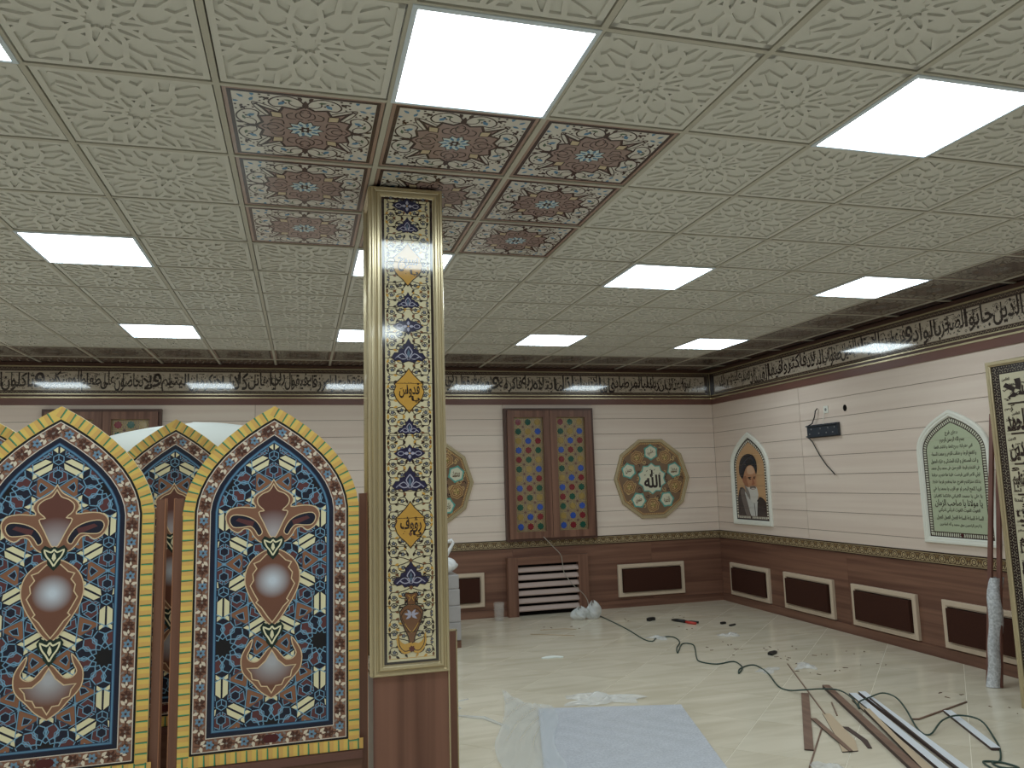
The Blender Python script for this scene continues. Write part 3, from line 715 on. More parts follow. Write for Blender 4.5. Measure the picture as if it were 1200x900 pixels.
def screen_parts():
    O = arch(SW, SS, SH); board = G(); board.prism(O, -.018, 0, ink('screen yellow', (206, 172, 92), 0), ink('screen edge', (206, 186, 140), 0))
    g = G(); GLS = 0; yl = ink('screen yellow', (206, 172, 92), 0); yo = ink('screen ochre', (196, 156, 88), 0); gn = ink('screen green', (72, 138, 98), 0); bk = ink('screen black', (20, 18, 20), 0); wh = ink('screen white', (196, 186, 176), 0); bn = ink('screen band brown', (118, 82, 66), 0); nv = ink('screen navy', (22, 26, 44), 0); bl = ink('screen rim blue', (84, 122, 150), 0); bd = ink('screen rim deep blue', (44, 70, 100), 0)
    I1 = offset(O, .046)
    k = 0
    for (p, t) in along(O, .0415, True, .02):
        nn = Vector((-t.y, t.x))
        if abs(p.x) < .02 and p.y > SH-.03: continue
        q = p+nn*.044
        g.poly([tuple(p+t*.004), tuple(q+t*.004), tuple(q+t*.021), tuple(p+t*.021)], yo, .0003)
        g.line([tuple(p), tuple(q)], .0055, gn, .0006); g.line([tuple(p+t*.0035), tuple(q+t*.0015)], .002, ink('screen dark green', (52, 78, 62), 0), .0008); k += 1
    def fill(dd, m, z): g.poly(inset(O, dd), m, z)
    fill(.046, bk, .0010); fill(.055, wh, .0013); fill(.0585, bn, .0016)
    vine_band(g, inset(O, .083), .035, .0019, .034, 0, 1.6)
    g.poly(lobed(2, .024, .008, 0, 0, .083, 9), ink('screen red oval', (70, 26, 28), 0), .0026)
    fill(.107, wh, .0022); fill(.1105, nv, .0025); fill(.128, bd, .0028); fill(.131, bl, .0031); fill(.137, bd, .0034); fill(.140, nv, .0037)
    girih(g, inset(O, .141))
    # central medallion, right halves mirrored; crop pixels -> local metres
    cv = lambda P: [((x-410)/1165, SH-(y-33)/1130) for x, y in P]
    cv2 = lambda P: [((x-400)/1165, SH-(y+859-33)/1130) for x, y in P]
    def mir(P): return P+[(-x, y) for x, y in P[::-1] if abs(x) > 1e-4]
    bo = ink('medallion brown', (112, 74, 58), 0); ci = ink('medallion cream', (194, 172, 140), 0); tn = ink('medallion tan', (122, 86, 68), 0)
    gl1 = mat('medallion glow upper', (168, 160, 164), .45, .4, kind='radial', rgb2=(100, 62, 54), scale=(0, SH-(662-33)/1130, .105))
    gl2 = mat('medallion glow middle', (196, 204, 216), .45, .4, kind='radial', rgb2=(112, 74, 60), scale=(0, SH-(885-33)/1130, .075))
    gl3 = mat('medallion glow lower', (170, 170, 176), .45, .4, kind='radial', rgb2=(112, 74, 60), scale=(0, SH-(1262-33)/1130, .10))
    z = .0064
    top = smooth(cv([(410, 398), (432, 432), (462, 452), (492, 470), (508, 500), (496, 532), (560, 528), (610, 536), (636, 570), (622, 620), (580, 650), (548, 632), (520, 640), (500, 672), (468, 700), (430, 690), (410, 690)]), False, 3)
    T = mir(top); g.poly(T, tn, z); g.line(T, .0045, ci, z+.0004, True)
    for s in (1, -1):
        g.push(sx=s)
        wing = smooth(cv([(600, 565), (618, 590), (600, 622), (560, 625), (520, 622), (498, 640), (480, 668), (462, 650), (490, 600), (540, 572)]), True, 3)
        g.C = None; g.poly(wing, ink('girih navy', (24, 26, 42), 0), z+.0006); g.line(wing, .004, ci, z+.0009, True)
        g.poly(cv([(500, 600), (575, 580), (590, 592), (510, 625)]), ink('girih maroon', (84, 48, 50), 0), z+.0008)
        g.pop()
    inn = mir(smooth(cv([(410, 420), (430, 452), (462, 466), (486, 490), (482, 520), (455, 548), (480, 556), (455, 610), (425, 672), (410, 676)]), False, 3))
    g.poly(inn, gl1, z+.0012); g.line(inn, .0045, ci, z+.0016, True)
    mid = mir(smooth(cv([(410, 735), (450, 742), (505, 780), (535, 830), (540, 890), (520, 950), (485, 1010), (445, 1070), (410, 1100)]), False, 3))
    g.poly(mid, tn, z+.0010); g.line(mid, .0045, ci, z+.0014, True)
    mi2 = mir(cv([(410, 752), (440, 758), (472, 790), (500, 800), (486, 825), (505, 850), (500, 880), (516, 905), (498, 940), (478, 975), (488, 985), (462, 1010), (435, 1050), (410, 1082)]))
    g.poly(mi2, gl2, z+.0016); g.line(mi2, .0045, ci, z+.0020, True)
    bot = mir(smooth(cv2([(400, 335), (420, 348), (445, 378), (470, 400), (500, 396), (516, 372), (500, 335), (492, 296), (520, 330), (542, 375), (540, 430), (520, 465), (485, 500), (450, 540), (400, 574)]), False, 3))
    g.poly(bot, tn, z+.0010); g.line(bot, .0045, ci, z+.0014, True)
    bo2 = mir(cv2([(400, 352), (430, 400), (465, 430), (515, 428), (496, 452), (490, 480), (462, 488), (448, 515), (420, 518), (400, 550)]))
    g.poly(bo2, gl3, z+.0016); g.line(bo2, .0045, ci, z+.0020, True)
    for (f, yc, hh) in ((cv, 718, 1.), (cv2, 272, 1.1)):
        c = f([(410 if f is cv else 400, yc)])[0]; g.push(0, c[1], 0, 1.15, 1.15*hh)
        P = mir([(0, .032), (.012, .026), (.03, .036), (.042, .02), (.036, -.002), (.022, -.014), (.02, -.03), (0, -.052)])
        g.poly(P, ink('knot green', (22, 40, 34), 0), z+.0022); 
        for s in (-1, 1): g.line(smooth([(0, -.036), (s*.012, -.016), (s*.024, .0), (s*.03, .02), (s*.01, .012), (0, .022)], False, 3), .0055, ink('knot cream', (206, 198, 168), 0), z+.0026)
        g.poly(leaf(0, -.02, PI/2, .032, .014), ink('knot cream', (206, 198, 168), 0), z+.0028); g.pop()
    return board.mesh('arched_board'), g.mesh('printed_pattern')
bm_, pm_ = screen_parts()
def screen(x, y, z0, label, first=[None]):
    r = empty('arched_screen', (x, y, 0)); tag(r, label, 'screen', 'arched painted screens standing in two rows')
    a = link('arched_board', bm_, r, (0, 0, z0), FACE_S); link('printed_pattern', pm_, a)
    g = G(); g.box(-SW/2-.012, SW/2+.012, .004, .05, .06, z0-.003, M_brown); g.box(-SW/2-.012, SW/2+.012, -.012, .012, z0-.035, z0-.004, M_red); g.build('lower_panel', r)
    g = G(); g.box(-SW/2-.02, SW/2+.02, -.02, .10, 0, .06, M_dkbr); g.build('foot_rail', r)
    for s in (-1, 1):
        g = G(); q = s*(SW/2+.004); g.box(min(q, q+s*.034), max(q, q+s*.034), .022, .072, .06, 1.565, M_brownz); g.build('post', r)
        g = G(); g.box(q+s*.034-.002, q+s*.034+.002, .02, .074, .06, 1.568, ink('post edge', (138, 96, 72), 0)); g.build('post_edge', r)
    g = G(); g.box(-SW/2+.002, SW/2-.002, .03, .045, .06, z0+1.05, M_brown); g.build('back_board', r)
    return r
screen(.178, .85, .475, 'arched painted screen in the front row, nearest the tiled pillar')
screen(-.664, .85, .475, 'arched painted screen in the front row, at the left edge of the photo')
screen(-.32, 1.50, .475, 'arched painted screen in the back row, peeping out between the two front screens')
screen(-1.13, 1.50, .475, 'arched painted screen in the back row, just its shoulder showing at the far left')
# ================================================================ WALL ART
FR = lambda g, O, m=M_white, w_=.055: g.sweep(O, [(0, 0), (0, .018), (.006, .026), (w_*.45, .026), (w_*.55, .020), (w_*.8, .020), (w_, .008), (w_, .002)], m)
def pearl_border(g, O, d0, wd, m0, m1, z, step=.021):
    g.ring(O, d0, d0+wd, m0, z)
    for p, t in along(offset(O, d0+wd*.5), step):
        a = math.atan2(t.y, t.x); g.push(p.x, p.y, a); g.poly([(-step*.27, -wd*.38), (step*.27, -wd*.38), (step*.27, wd*.3), (0, wd*.42), (-step*.27, wd*.3)], m1, z+.0004); g.pop()
# prayer in an arched frame
def prayer():
    w_, hs, ht = .755, .78, 1.126; O = arch(w_, hs, ht, 1., .6); r = empty('arched_prayer_frame', (X1-.001, 2.545, .97), FACE_W)
    tag(r, 'arched white frame with a pale green tile panel of black prayer text', 'wall art')
    g = G(); FR(g, O); g.build('white_frame', r)
    gnd = ink('prayer green', (164, 172, 146), 2); dk = K_dark(2); g = G(); g.prism(offset(O, .05), -.001, .004, gnd)
    g.ring(O, .05, .062, dk, .0044); pearl_border(g, O, .06, .036, ink('prayer border', (70, 62, 54), 2), ink('prayer pearl', (186, 186, 170), 2), .0044); g.ring(O, .096, .100, dk, .0046)
    g.poly(lobed(6, .016, .004, 0, .01, .08, 4), ink('prayer rose', (70, 30, 34), 2), .0056)
    Ls = [('دعای فرج', .13, .04), ('بسم الله الرحمن الرحيم', .25, .045), ('الهي عظم البلاء و برح الخفاء و انكشف الغطاء', .40, .035), ('و انقطع الرجاء و ضاقت الارض و منعت السماء', .46, .04),
      ('و انت المستعان و اليك المشتكى و عليك المعول', .48, .035), ('في الشدة و الرخاء اللهم صل على محمد و آل محمد', .49, .04), ('اولي الامر الذين فرضت علينا طاعتهم و عرفتنا', .49, .036), ('بذلك منزلتهم ففرج عنا بحقهم فرجا عاجلا', .49, .036),
      ('قريبا كلمح البصر او هو اقرب يا محمد يا علي', .49, .04), ('يا علي يا محمد اكفياني فانكما كافيان', .49, .034), ('يا مولانا يا صاحب الزمان', .48, .058), ('الغوث الغوث الغوث ادركني ادركني', .42, .036), ('الساعة الساعة الساعة العجل العجل العجل', .47, .036), ('يا ارحم الراحمين بحق محمد و آله الطاهرين', .42, .032)]
    y = .93
    for t, wd, h in Ls: text(g, t, 0, y, wd, h*1.2, dk, .0050, .016); y -= .0590
    tile_cut(g, 'tile', r, [.05, .20, .31, .42, .535, .65, .765, .88, 1.06], 0, 0, .0009)
prayer()
def portrait():
    w_, hs, ht = .82, .70, 1.125; O = arch(w_, hs, ht, 1., .57); r = empty('arched_portrait_frame', (X1-.001, 5.59, .99), FACE_W)
    tag(r, 'arched white frame with a painted portrait of a bearded man in black turban', 'wall art')
    g = G(); FR(g, O, M_white, .06); g.build('white_frame', r)
    I = lambda n_, c: ink('portrait '+n_, c, 2)
    g = G(); g.prism(offset(O, .055), -.001, .004, I('ochre', (182, 144, 106)))
    g.ring(O, .055, .075, I('ink', (34, 32, 38)), .0044); pearl_border(g, O, .075, .034, I('border', (60, 50, 46)), I('pearl', (206, 200, 184)), .0044, .032)
    g.C = offset(O, .11)
    c = lambda P: [((x-245)/330, (817-y)/582) for x, y in P]; S_ = lambda P, n_=3: smooth(c(P), True, n_)
    g.poly(S_([(158, 575), (190, 555), (215, 600), (240, 640), (285, 640), (302, 618), (335, 640), (352, 690), (362, 770), (150, 765)]), I('robe', (52, 42, 42)), .0048)
    g.poly(S_([(168, 590), (196, 560), (215, 620), (236, 765), (205, 765)]), I('lapel', (98, 88, 84)), .0051)
    g.poly(S_([(200, 580), (235, 640), (285, 650), (290, 700), (280, 765), (240, 765), (215, 660)]), I('shirt', (182, 180, 176)), .0054)
    g.line(c([(262, 660), (268, 765)]), .012, I('robe', (52, 42, 42)), .0057); g.poly(c([(285, 660), (312, 640), (300, 765), (276, 765)]), I('robe', (52, 42, 42)), .0056)
    g.poly(S_([(195, 480), (208, 430), (230, 402), (254, 396), (276, 410), (288, 450), (288, 500), (284, 545), (268, 580), (235, 585), (206, 550), (192, 512)]), I('skin', (176, 128, 98)), .0060)
    g.poly(S_([(195, 485), (215, 470), (222, 510), (228, 550), (215, 560), (196, 520)]), I('skin shade', (146, 98, 74)), .0063)
    g.poly(S_([(228, 412), (254, 402), (272, 416), (276, 450), (250, 462), (226, 452)]), I('brow light', (196, 158, 130)), .0063)
    g.poly(c([(188, 488), (198, 484), (201, 522), (192, 518)]), I('ear', (150, 96, 74)), .0066)
    g.poly(S_([(202, 540), (222, 552), (246, 548), (262, 546), (284, 550), (294, 590), (290, 632), (268, 662), (244, 648), (218, 606)]), I('beard', (192, 188, 182)), .0066)
    g.poly(S_([(202, 540), (222, 560), (236, 600), (236, 640), (216, 604)]), I('beard shade', (126, 118, 112)), .0069)
    g.poly(S_([(240, 548), (262, 542), (280, 548), (282, 562), (262, 556), (242, 564)]), I('moustache', (112, 100, 94)), .0072); g.line(c([(248, 566), (274, 564)]), .006, I('lip', (120, 64, 56)), .0075)
    g.poly(leaf(*c([(224, 486)])[0], .10, .10, .016), I('ink', (34, 32, 38)), .0070); g.poly(leaf(*c([(264, 482)])[0], .05, .07, .015), I('ink', (34, 32, 38)), .0070)
    g.poly(S_([(234, 492), (244, 488), (254, 494), (244, 498)]), I('eye', (60, 34, 28)), .0071); g.poly(S_([(266, 490), (274, 487), (282, 492), (274, 496)]), I('eye', (60, 34, 28)), .0071)
    g.poly(c([(258, 488), (266, 490), (276, 528), (262, 538), (252, 532), (258, 520)]), I('nose', (152, 100, 76)), .0072)
    g.poly(S_([(190, 492), (170, 462), (168, 415), (180, 362), (205, 328), (240, 316), (275, 330), (294, 368), (297, 420), (289, 462), (276, 415), (254, 396), (228, 405), (208, 440)]), I('turban', (28, 30, 40)), .0075)
    for k in range(5): g.line(smooth(c([(178+6*k, 450-18*k), (205+7*k, 385-8*k), (245+6*k, 345-2*k), (284, 362+9*k)]), False, 3), .006, I('turban fold', (44, 48, 62)), .0078)
    g.C = None; g.poly(lobed(5, .016, .004, 0, -.03, .094, 4), I('rose', (60, 34, 34)), .0076)
    tile_cut(g, 'tile', r, [.055, .21, .34, .47, .60, .73, .85, .97, 1.07], 0, 0, .0009)
portrait()
# decagonal roundels
def roundel():
    O = ngon(10, .53, 0); r = empty('decagonal_roundel'); g = G(); FR(g, O, M_gold, .045); g.build('gilt_frame', r)
    q = lambda n_, c: ink('roundel '+n_, c, 2); g = G(); I1 = offset(O, .04); g.prism(I1, -.001, .004, q('ground', (112, 88, 68)))
    gd, dk, tl, cr, bn = q('gold', (182, 152, 102)), q('dark', (40, 30, 30)), q('teal', (82, 142, 132)), q('cream', (194, 192, 170)), q('brown', (126, 92, 64))
    g.ring(O, .045, .07, bn, .0044); pearl_border(g, O, .048, .018, bn, gd, .0046, .02)
    R = random.Random(5)
    for k in range(110):
        a, d = R.random()*2*PI, .44*math.sqrt(R.random()); x, y = d*math.cos(a), d*math.sin(a)
        g.line(arc(x, y, .030, R.random()*6, R.random()*3+7, 8, .008), .008, gd if k % 3 else dk, .0048)
        if k % 3 == 0: g.poly(leaf(x, y, R.random()*6, .022, .010), R.choice((gd, dk, q('rust', (120, 60, 44)))), .0050)
    for k in range(5):
        a = PI/2+2*PI*k/5+PI/5; x, y = .335*math.cos(a), .335*math.sin(a)
        g.poly(ngon(14, .085, 0, x, y), bn, .0053)
        for rr in (.08, .055, .03): g.line(lobed(7, rr, .006, k, x, y, 4), .006, gd, .0055, True)
        for q_ in range(7): g.poly(leaf(x, y, q_*2*PI/7, .05, .016), gd if q_ % 2 else q('olive', (120, 108, 60)), .0057)
    names = ['علي', 'حسن', 'حسين', 'فاطمه', 'محمد']
    for k in range(5):
        a = PI/2+2*PI*k/5; x, y = .335*math.cos(a), .335*math.sin(a)
        g.poly(star(6, .108, .088, a, x, y), tl, .0058); g.poly(lobed(6, .078, .006, a, x, y, 3), cr, .0061); g.line(lobed(6, .078, .006, a, x, y, 3), .005, q('light teal', (130, 176, 164)), .0063, True)
        text(g, names[k], x, y, .085, .075, q('calligraphy brown', (86, 62, 40)), .0066, .02)
        for _ in range(6): g.poly(ngon(4, .004, 0, x+R.uniform(-.05, .05), y+R.uniform(-.05, .05)), q('calligraphy brown', (86, 62, 40)), .0067)
    g.poly(star(10, .205, .172, PI/2), tl, .0060); g.poly(star(10, .19, .158, PI/2), cr, .0064); g.line(star(10, .19, .158, PI/2), .006, q('light teal', (130, 176, 164)), .0066, True)
    text(g, 'ﷲ', .005, -.005, .235, .23, dk, .0070, .035)
    for x, y, a in ((-.08, .09, .5), (-.03, .11, .3), (.03, .10, .8), (-.06, -.02, 2), (.0, -.11, 1), (.1, .06, .4), (-.11, .04, .3)): g.poly(leaf(x, y, a, .03, .010), dk, .0070)
    g.build('painted_face', r); return r
r1 = roundel(); r1.location = (4.645, Y1-.001, 1.585); r1.rotation_euler = FACE_S
tag(r1, 'decagonal gilt-framed roundel with large black calligraphy, right of the stained glass shutters', 'wall art', 'decagonal calligraphy roundels on the back wall')
r2 = copy_tree(r1); r2.location = (1.765, Y1-.001, 1.60)
tag(r2, 'decagonal gilt-framed roundel half hidden behind the tiled pillar', 'wall art', 'decagonal calligraphy roundels on the back wall')
# ================================================================ STAINED GLASS SHUTTERS
GC = {k: mat('stained glass '+k, c, .12, .6, coat=.4) for k, c in dict(red=(112, 32, 42), green=(20, 74, 60), amber=(146, 122, 70), blue=(44, 74, 150)).items()}
M_brass = mat('brass came', (168, 150, 104), .35, .5, metal=.5); M_back = mat('amber backing glass', (140, 122, 104), .2, .5)
star_me = {}
for k, m in GC.items():
    g = G(); g.prism(lobed(8, .038, .006, 0, 0, 0, 4), 0, .006, m); star_me[k] = g.mesh('glass_star')
def shutter_window(name, x):
    r = empty(name, (x, Y1-.001, .875), FACE_S); r['kind'] = 'structure'; w_, h = 1.16, 1.615
    g = G(); g.sweep([(-w_/2, 0), (w_/2, 0), (w_/2, h), (-w_/2, h)], [(0, 0), (0, .07), (.03, .07), (.03, .02)], M_dkbr); g.build('window_frame', r)
    for s in (-1, 1):
        d = empty('shutter', (s*.275, .03, .02)); d.parent = r; dw, dh = .545, h-.06
        g = G(); gx, gy = .188, 1.39
        for a in ((-dw/2, -gx, 0, dh), (gx, dw/2, 0, dh), (-gx, gx, 0, (dh-gy)/2), (-gx, gx, (dh+gy)/2, dh)): g.box(*a, .0, .07, M_browny)
        g.box(-gx, gx, (dh-gy)/2, (dh+gy)/2, 0, .02, M_back); g.build('leaf_frame', d)
        g = G(); z = .028
        for k in range(13): y = (dh-gy)/2+gy*k/12; g.line([(-gx, y), (gx, y)], .006, M_brass, z) if 0 < k < 12 else None
        for k in (-1, 1): g.line([(k*gx/3, (dh-gy)/2), (k*gx/3, (dh+gy)/2)], .006, M_brass, z)
        for c in range(3):
            for q in range(12):
                cx, cy = (c-1)*gx*2/3, (dh+gy)/2-gy*(q+.5)/12
                g.line(lobed(8, .045, .006, 0, cx, cy, 3), .005, M_brass, z+.001, True)
                for a in range(4): g.line([(cx+.043*math.cos(a*PI/2+PI/4), cy+.043*math.sin(a*PI/2+PI/4)), (cx+.066*math.cos(a*PI/2+PI/4), cy+.066*math.sin(a*PI/2+PI/4))], .005, M_brass, z)
        for c in range(4):
            for q in range(13):
                px_, py_ = (c-1.5)*gx*2/3, (dh+gy)/2-gy*q/12
                if 0 < c < 3 and 0 < q < 12: g.line([(px_-.018, py_), (px_+.018, py_)], .008, mat('maroon lattice', (92, 58, 54), .4), z+.0012); g.line([(px_, py_-.018), (px_, py_+.018)], .008, mat('maroon lattice', (92, 58, 54), .4), z+.0014)
        g.line([(-gx, (dh-gy)/2), (gx, (dh-gy)/2), (gx, (dh+gy)/2), (-gx, (dh+gy)/2)], .008, M_brass, z+.002, True)
        g.build('brass_lattice', d)
        for c in range(3):
            for q in range(12):
                kk = ('red', 'green', 'amber', 'blue')[(c+q) % 4]
                # third level: shutter > glass_star
                link('glass_star', star_me[kk], d, ((c-1)*gx*2/3, (dh+gy)/2-gy*(q+.5)/12, .024))
    return r
shutter_window('window_1', 3.26); shutter_window('window_2', -1.765)
# ================================================================ RADIATOR GRILLE AND SPEAKER PANELS
r = empty('radiator_cover', (3.18, Y1-.012, 0), FACE_S); tag(r, 'walnut radiator cover with six slats under the stained glass shutters', 'radiator cover')
g = G(); 
for a in ((-.51, -.385, 0, .69), (.385, .51, 0, .69), (-.385, .385, .60, .69)): g.box(*a, 0, .085, M_browny if a[1]-a[0] < .2 else M_brown)
g.build('surround', r); g = G(); g.box(-.385, .385, .0, .60, .002, .006, M_dark); g.build('dark_backing', r)
for k in range(6):
    g = G(); z0 = .055+k*.091; b = len(g.v); g.v += [(x, y, z) for x in (-.385, .385) for y, z in ((z0, .075), (z0+.012, .08), (z0+.058, .045), (z0+.050, .038))]
    for q in ((0, 1, 2, 3), (7, 6, 5, 4), (0, 4, 5, 1), (1, 5, 6, 2), (2, 6, 7, 3), (3, 7, 4, 0)): g.f.append(q); g.m.append(g.mi(mat('pinkish slat laminate', (164, 144, 136), .4, .4)))
    g.build('slat', r)
def speaker(loc, rot, w_, label):
    r = empty('wall_panel_speaker', loc, rot); tag(r, label, 'wall panel', 'cream-framed brown cloth panels set in the wainscot'); h = .395
    g = G(); O = [(-w_/2, 0), (w_/2, 0), (w_/2, h), (-w_/2, h)]; g.sweep(O, [(0, 0), (0, .03), (.004, .034), (.04, .034), (.048, .026), (.052, .026)], M_cream); g.build('cream_frame', r)
    g = G(); g.box(-w_/2+.06, w_/2-.06, .06, h-.06, 0, .055, M_cloth); g.box(-w_/2+.05, w_/2-.05, .05, h-.05, 0, .01, M_dark); g.build('cloth_panel', r); return r
speaker((4.565, Y1-.0005, .13), FACE_S, .91, 'cream-framed brown cloth panel on the back wall, right of the radiator cover')
speaker((1.94, Y1-.0005, .135), FACE_S, .91, 'cream-framed brown cloth panel on the back wall, beside the grey wrapped stack')
for y, l in ((5.73, 'nearest the room corner'), (4.61, 'second from the room corner'), (3.50, 'third from the room corner'), (2.38, 'crossed by the wrapped batten')):
    speaker((X1-.0005, y, .105), FACE_W, .83, 'cream-framed brown cloth panel on the right wall, '+l)
# ================================================================ TV BRACKET, SOCKET, HOLE
r = empty('tv_bracket', (X1-.0005, 4.16, 1.97), FACE_W); tag(r, 'dark slate steel screen bracket screwed to the right wall', 'bracket')
g = G(); g.box(-.245, .245, .0, .135, 0, .03, M_slate); g.build('plate', r); g = G()
for y in (.008, .118): g.box(-.25, .25, y, y+.012, .03, .045, M_slate)
g.build('rail', r); g = G()
g.prism(ngon(8, .008), .03, .036, M_steel); scm = g.mesh('screw_head')
for x in (-.17, -.02, .1, .2): link('screw_head', scm, r, (x, .09, 0)); link('screw_head', scm, r, (x-.03, .04, 0))
r = empty('wall_socket', (X1-.0005, 4.105, 2.215), FACE_W); tag(r, 'small white wall socket above the screen bracket', 'socket')
g = G(); g.box(-.035, .035, 0, .075, 0, .008, M_white); g.build('cover', r); g = G(); g.prism(ngon(10, .016, 0, 0, .036), .008, .010, mat('socket grey', (120, 120, 118), .5)); g.build('inset', r)
g = G(); g.prism(ngon(12, .027, 0, 0, 0, .034), 0, .002, M_dark); o = g.build('cable_hole', None, (X1-.0005, 3.82, 2.24), FACE_W); tag(o, 'dark round cable hole in the right wall planks', 'hole')
g = G(); xw = X1-.012
g.tube([(xw, 4.23, 2.275), (xw-.02, 4.24, 2.25), (xw-.02, 4.26, 2.19), (xw-.02, 4.31, 2.12), (xw-.045, 4.34, 2.10)], .006, M_black)
g.tube([(xw-.04, 4.36, 1.97), (xw-.02, 4.33, 1.93), (xw-.01, 4.24, 1.78), (xw-.01, 4.14, 1.67), (xw-.012, 4.06, 1.61), (xw-.02, 4.01, 1.575)], .006, M_black)
g.tube([(xw-.01, 4.105, 2.22), (xw-.01, 4.13, 2.17), (xw-.03, 4.12, 2.10)], .003, M_white)
o = g.build('power_cable'); tag(o, 'thin black cable hanging out of the slate screen bracket', 'cable')
# ================================================================ TALL TILE FRAME ON THE RIGHT
fh, fw = 2.335, 1.3; r = empty('calligraphy_panel', (4.965, 1.58-fw/2, 0), FACE_W); tag(r, 'tall gilt-framed calligraphy tile panel standing upright at the right edge', 'wall art')
O = [(-fw/2, 0), (fw/2, 0), (fw/2, fh), (-fw/2, fh)]; g = G()
g.sweep(O, [(0, -.04), (0, .014), (.006, .02), (.024, .02), (.03, .012), (.036, .010), (.036, .0)], M_gold); g.build('gilt_frame', r)
g = G(); g.box(-fw/2+.004, fw/2-.004, .004, fh-.004, -.038, -.004, M_ply); g.build('backing_board', r)
dk = K_dark(2); pc = ink('panel cream', (184, 176, 152), 2); pl = ink('panel pearl', (150, 142, 124), 2)
g = G(); g.box(-fw/2+.035, fw/2-.035, .035, fh-.035, -.002, .002, pc); g.ring(O, .036, .095, dk, .0024)
for d in (.047, .082):
    for p, t in along(offset(O, d), .020): g.poly(ngon(5, .0038, 0, p.x, p.y), pl, .0028)
for p, t in along(offset(O, .065), .05): a = math.atan2(t.y, t.x); g.push(p.x, p.y, a); g.line(smooth([(-.02, -.006), (-.008, .007), (.008, -.007), (.02, .006)], False, 2), .003, pl, .0028); g.pop()
ws = ['لا اله الا الله', 'محمد رسول الله', 'علي ولي الله', 'الحمد لله رب', 'العالمين الرحمن', 'الرحيم مالك يوم', 'الدين اياك نعبد', 'و اياك نستعين', 'اهدنا الصراط', 'المستقيم صراط']
yy = fh-.10; Rr = random.Random(9)
for k in range(10):
    y1 = yy-.205; text(g, ws[k], .22, (yy+y1)/2, .66, .16, dk, .0032, .03); g.line([(-fw/2+.14, y1), (-fw/2+.75, y1+.006)], .012, dk, .0034); g.line([(.1, y1), (.5, y1-.005)], .01, dk, .0034)
    for q in range(5): text(g, ws[(k+q) % 10].split(' ')[0], -fw/2+.14+.05*(q % 2), y1+.03+.035*q, .06, .026, dk, .0036, .03)
    for q in range(22): g.line([(Rr.uniform(-.5, .5), 0)]*0+[(x0_ := Rr.uniform(-.52, .52), y0_ := y1+Rr.uniform(.01, .19)), (x0_+Rr.uniform(.01, .03), y0_+Rr.uniform(-.02, .03))], .006, dk, .0038)
    for q in range(3): text(g, ws[(k*3+q) % 10].split(' ')[q % 2], -fw/2+.19+.14*q, (yy+y1)/2+(.02 if q % 2 else -.01), .15, .15, dk, .0040, .04)
    yy = y1
tile_cut(g, 'tile', r, [.035]+[fh-.10-.205*k for k in range(10, 0, -1)]+[fh-.035], 0, 0, .001)
# leaning battens wrapped at the foot
M_bat = mat('mahogany batten', (98, 66, 58), .4, .4, kind='woodz', rgb2=(116, 80, 70))
for dx, dy, lab_ in ((0, .0, 'long mahogany batten leaning on the right wall, foot in bubble wrap'), (.045, -.055, 'second mahogany batten leaning just behind the wrapped one')):
    g = G(); g.bar((5.19+dx, 2.055+dy, .004), (5.53+dx*.3, 2.09+dy*.8, 2.02), .035, .018, M_bat, (1, 0, 0)); o = g.build('batten'); tag(o, lab_, 'batten', 'battens leaning by the tall panel')
g = G(); P = []
def wrapf(u, v):
    zz = v*.775+.003; a = u*2*PI; rr = .052+.006*math.sin(3*a+v*9)+.008*math.sin(v*14+a); c = Vector((5.215+.168*zz, 2.030+.015*zz, zz)); return c+Vector((math.cos(a)*rr, math.sin(a)*rr*.8, 0))
g.sheet(16, 16, wrapf, M_foamy); o = g.build('bubble_wrap'); tag(o, 'grey bubble wrap sleeve round the foot of the leaning battens', 'wrapping')
# ================================================================ PILE AND WRAPPED STACK BEHIND
r = empty('wrapped_bundle', (-.46, 3.2, 0)); tag(r, 'tall white foam-wrapped bundle behind the arched screens', 'bundle')
def bund(u, v):
    a = u*2*PI; c, s = math.cos(a), math.sin(a); q = 4; k = (abs(c)**q+abs(s)**q)**(-1/q); top = 2.075+.012*math.sin(c*2.6+.6)-.10*max(0, -c-.6)
    if v <= .8: f = 1+.012*math.sin(a*5+v*11); return (c*k*.52*f, s*k*.26*f, v/.8*(top-.06))
    f = (1-v)/.2; return (c*k*.52*(f**.5), s*k*.26*(f**.5), top-.06*f)
g = G(); g.sheet(40, 20, bund, M_foam); g.build('foam_sheet', r)
for zz in (.5, 1.2, 1.75):
    g = G(); g.tube([(.525*math.cos(t*PI/12)*(abs(math.cos(t*PI/12))**4+abs(math.sin(t*PI/12))**4)**-.25, .265*math.sin(t*PI/12)*(abs(math.cos(t*PI/12))**4+abs(math.sin(t*PI/12))**4)**-.25, zz) for t in range(25)], .006, mat('clear tape', (200, 196, 180), .3), 5); g.build('tape_band', r)
g = G(); g.box(-.17, .175, 0, .02, 0, .87, M_brownz); g.box(.17, .176, -.002, .022, 0, .873, M_gold); g.box(-.17, .176, -.002, .022, .868, .874, M_gold)
o = g.build('low_panel', None, (.872, 1.2, 0)); tag(o, 'low walnut panel with gilt edge standing just behind the tiled pillar', 'panel')
M_gwrap = mat('grey wrapped carton', (146, 142, 142), .35, .5, kind='noise', rgb2=(160, 156, 157), scale=6)
zz = .07; g = G(); g.box(-.25, .25, -.2, .2, 0, .07, M_brown); o = g.build('wooden_plinth', None, (1.56, 5.1, 0)); tag(o, 'low walnut plinth under the grey wrapped cartons', 'plinth')
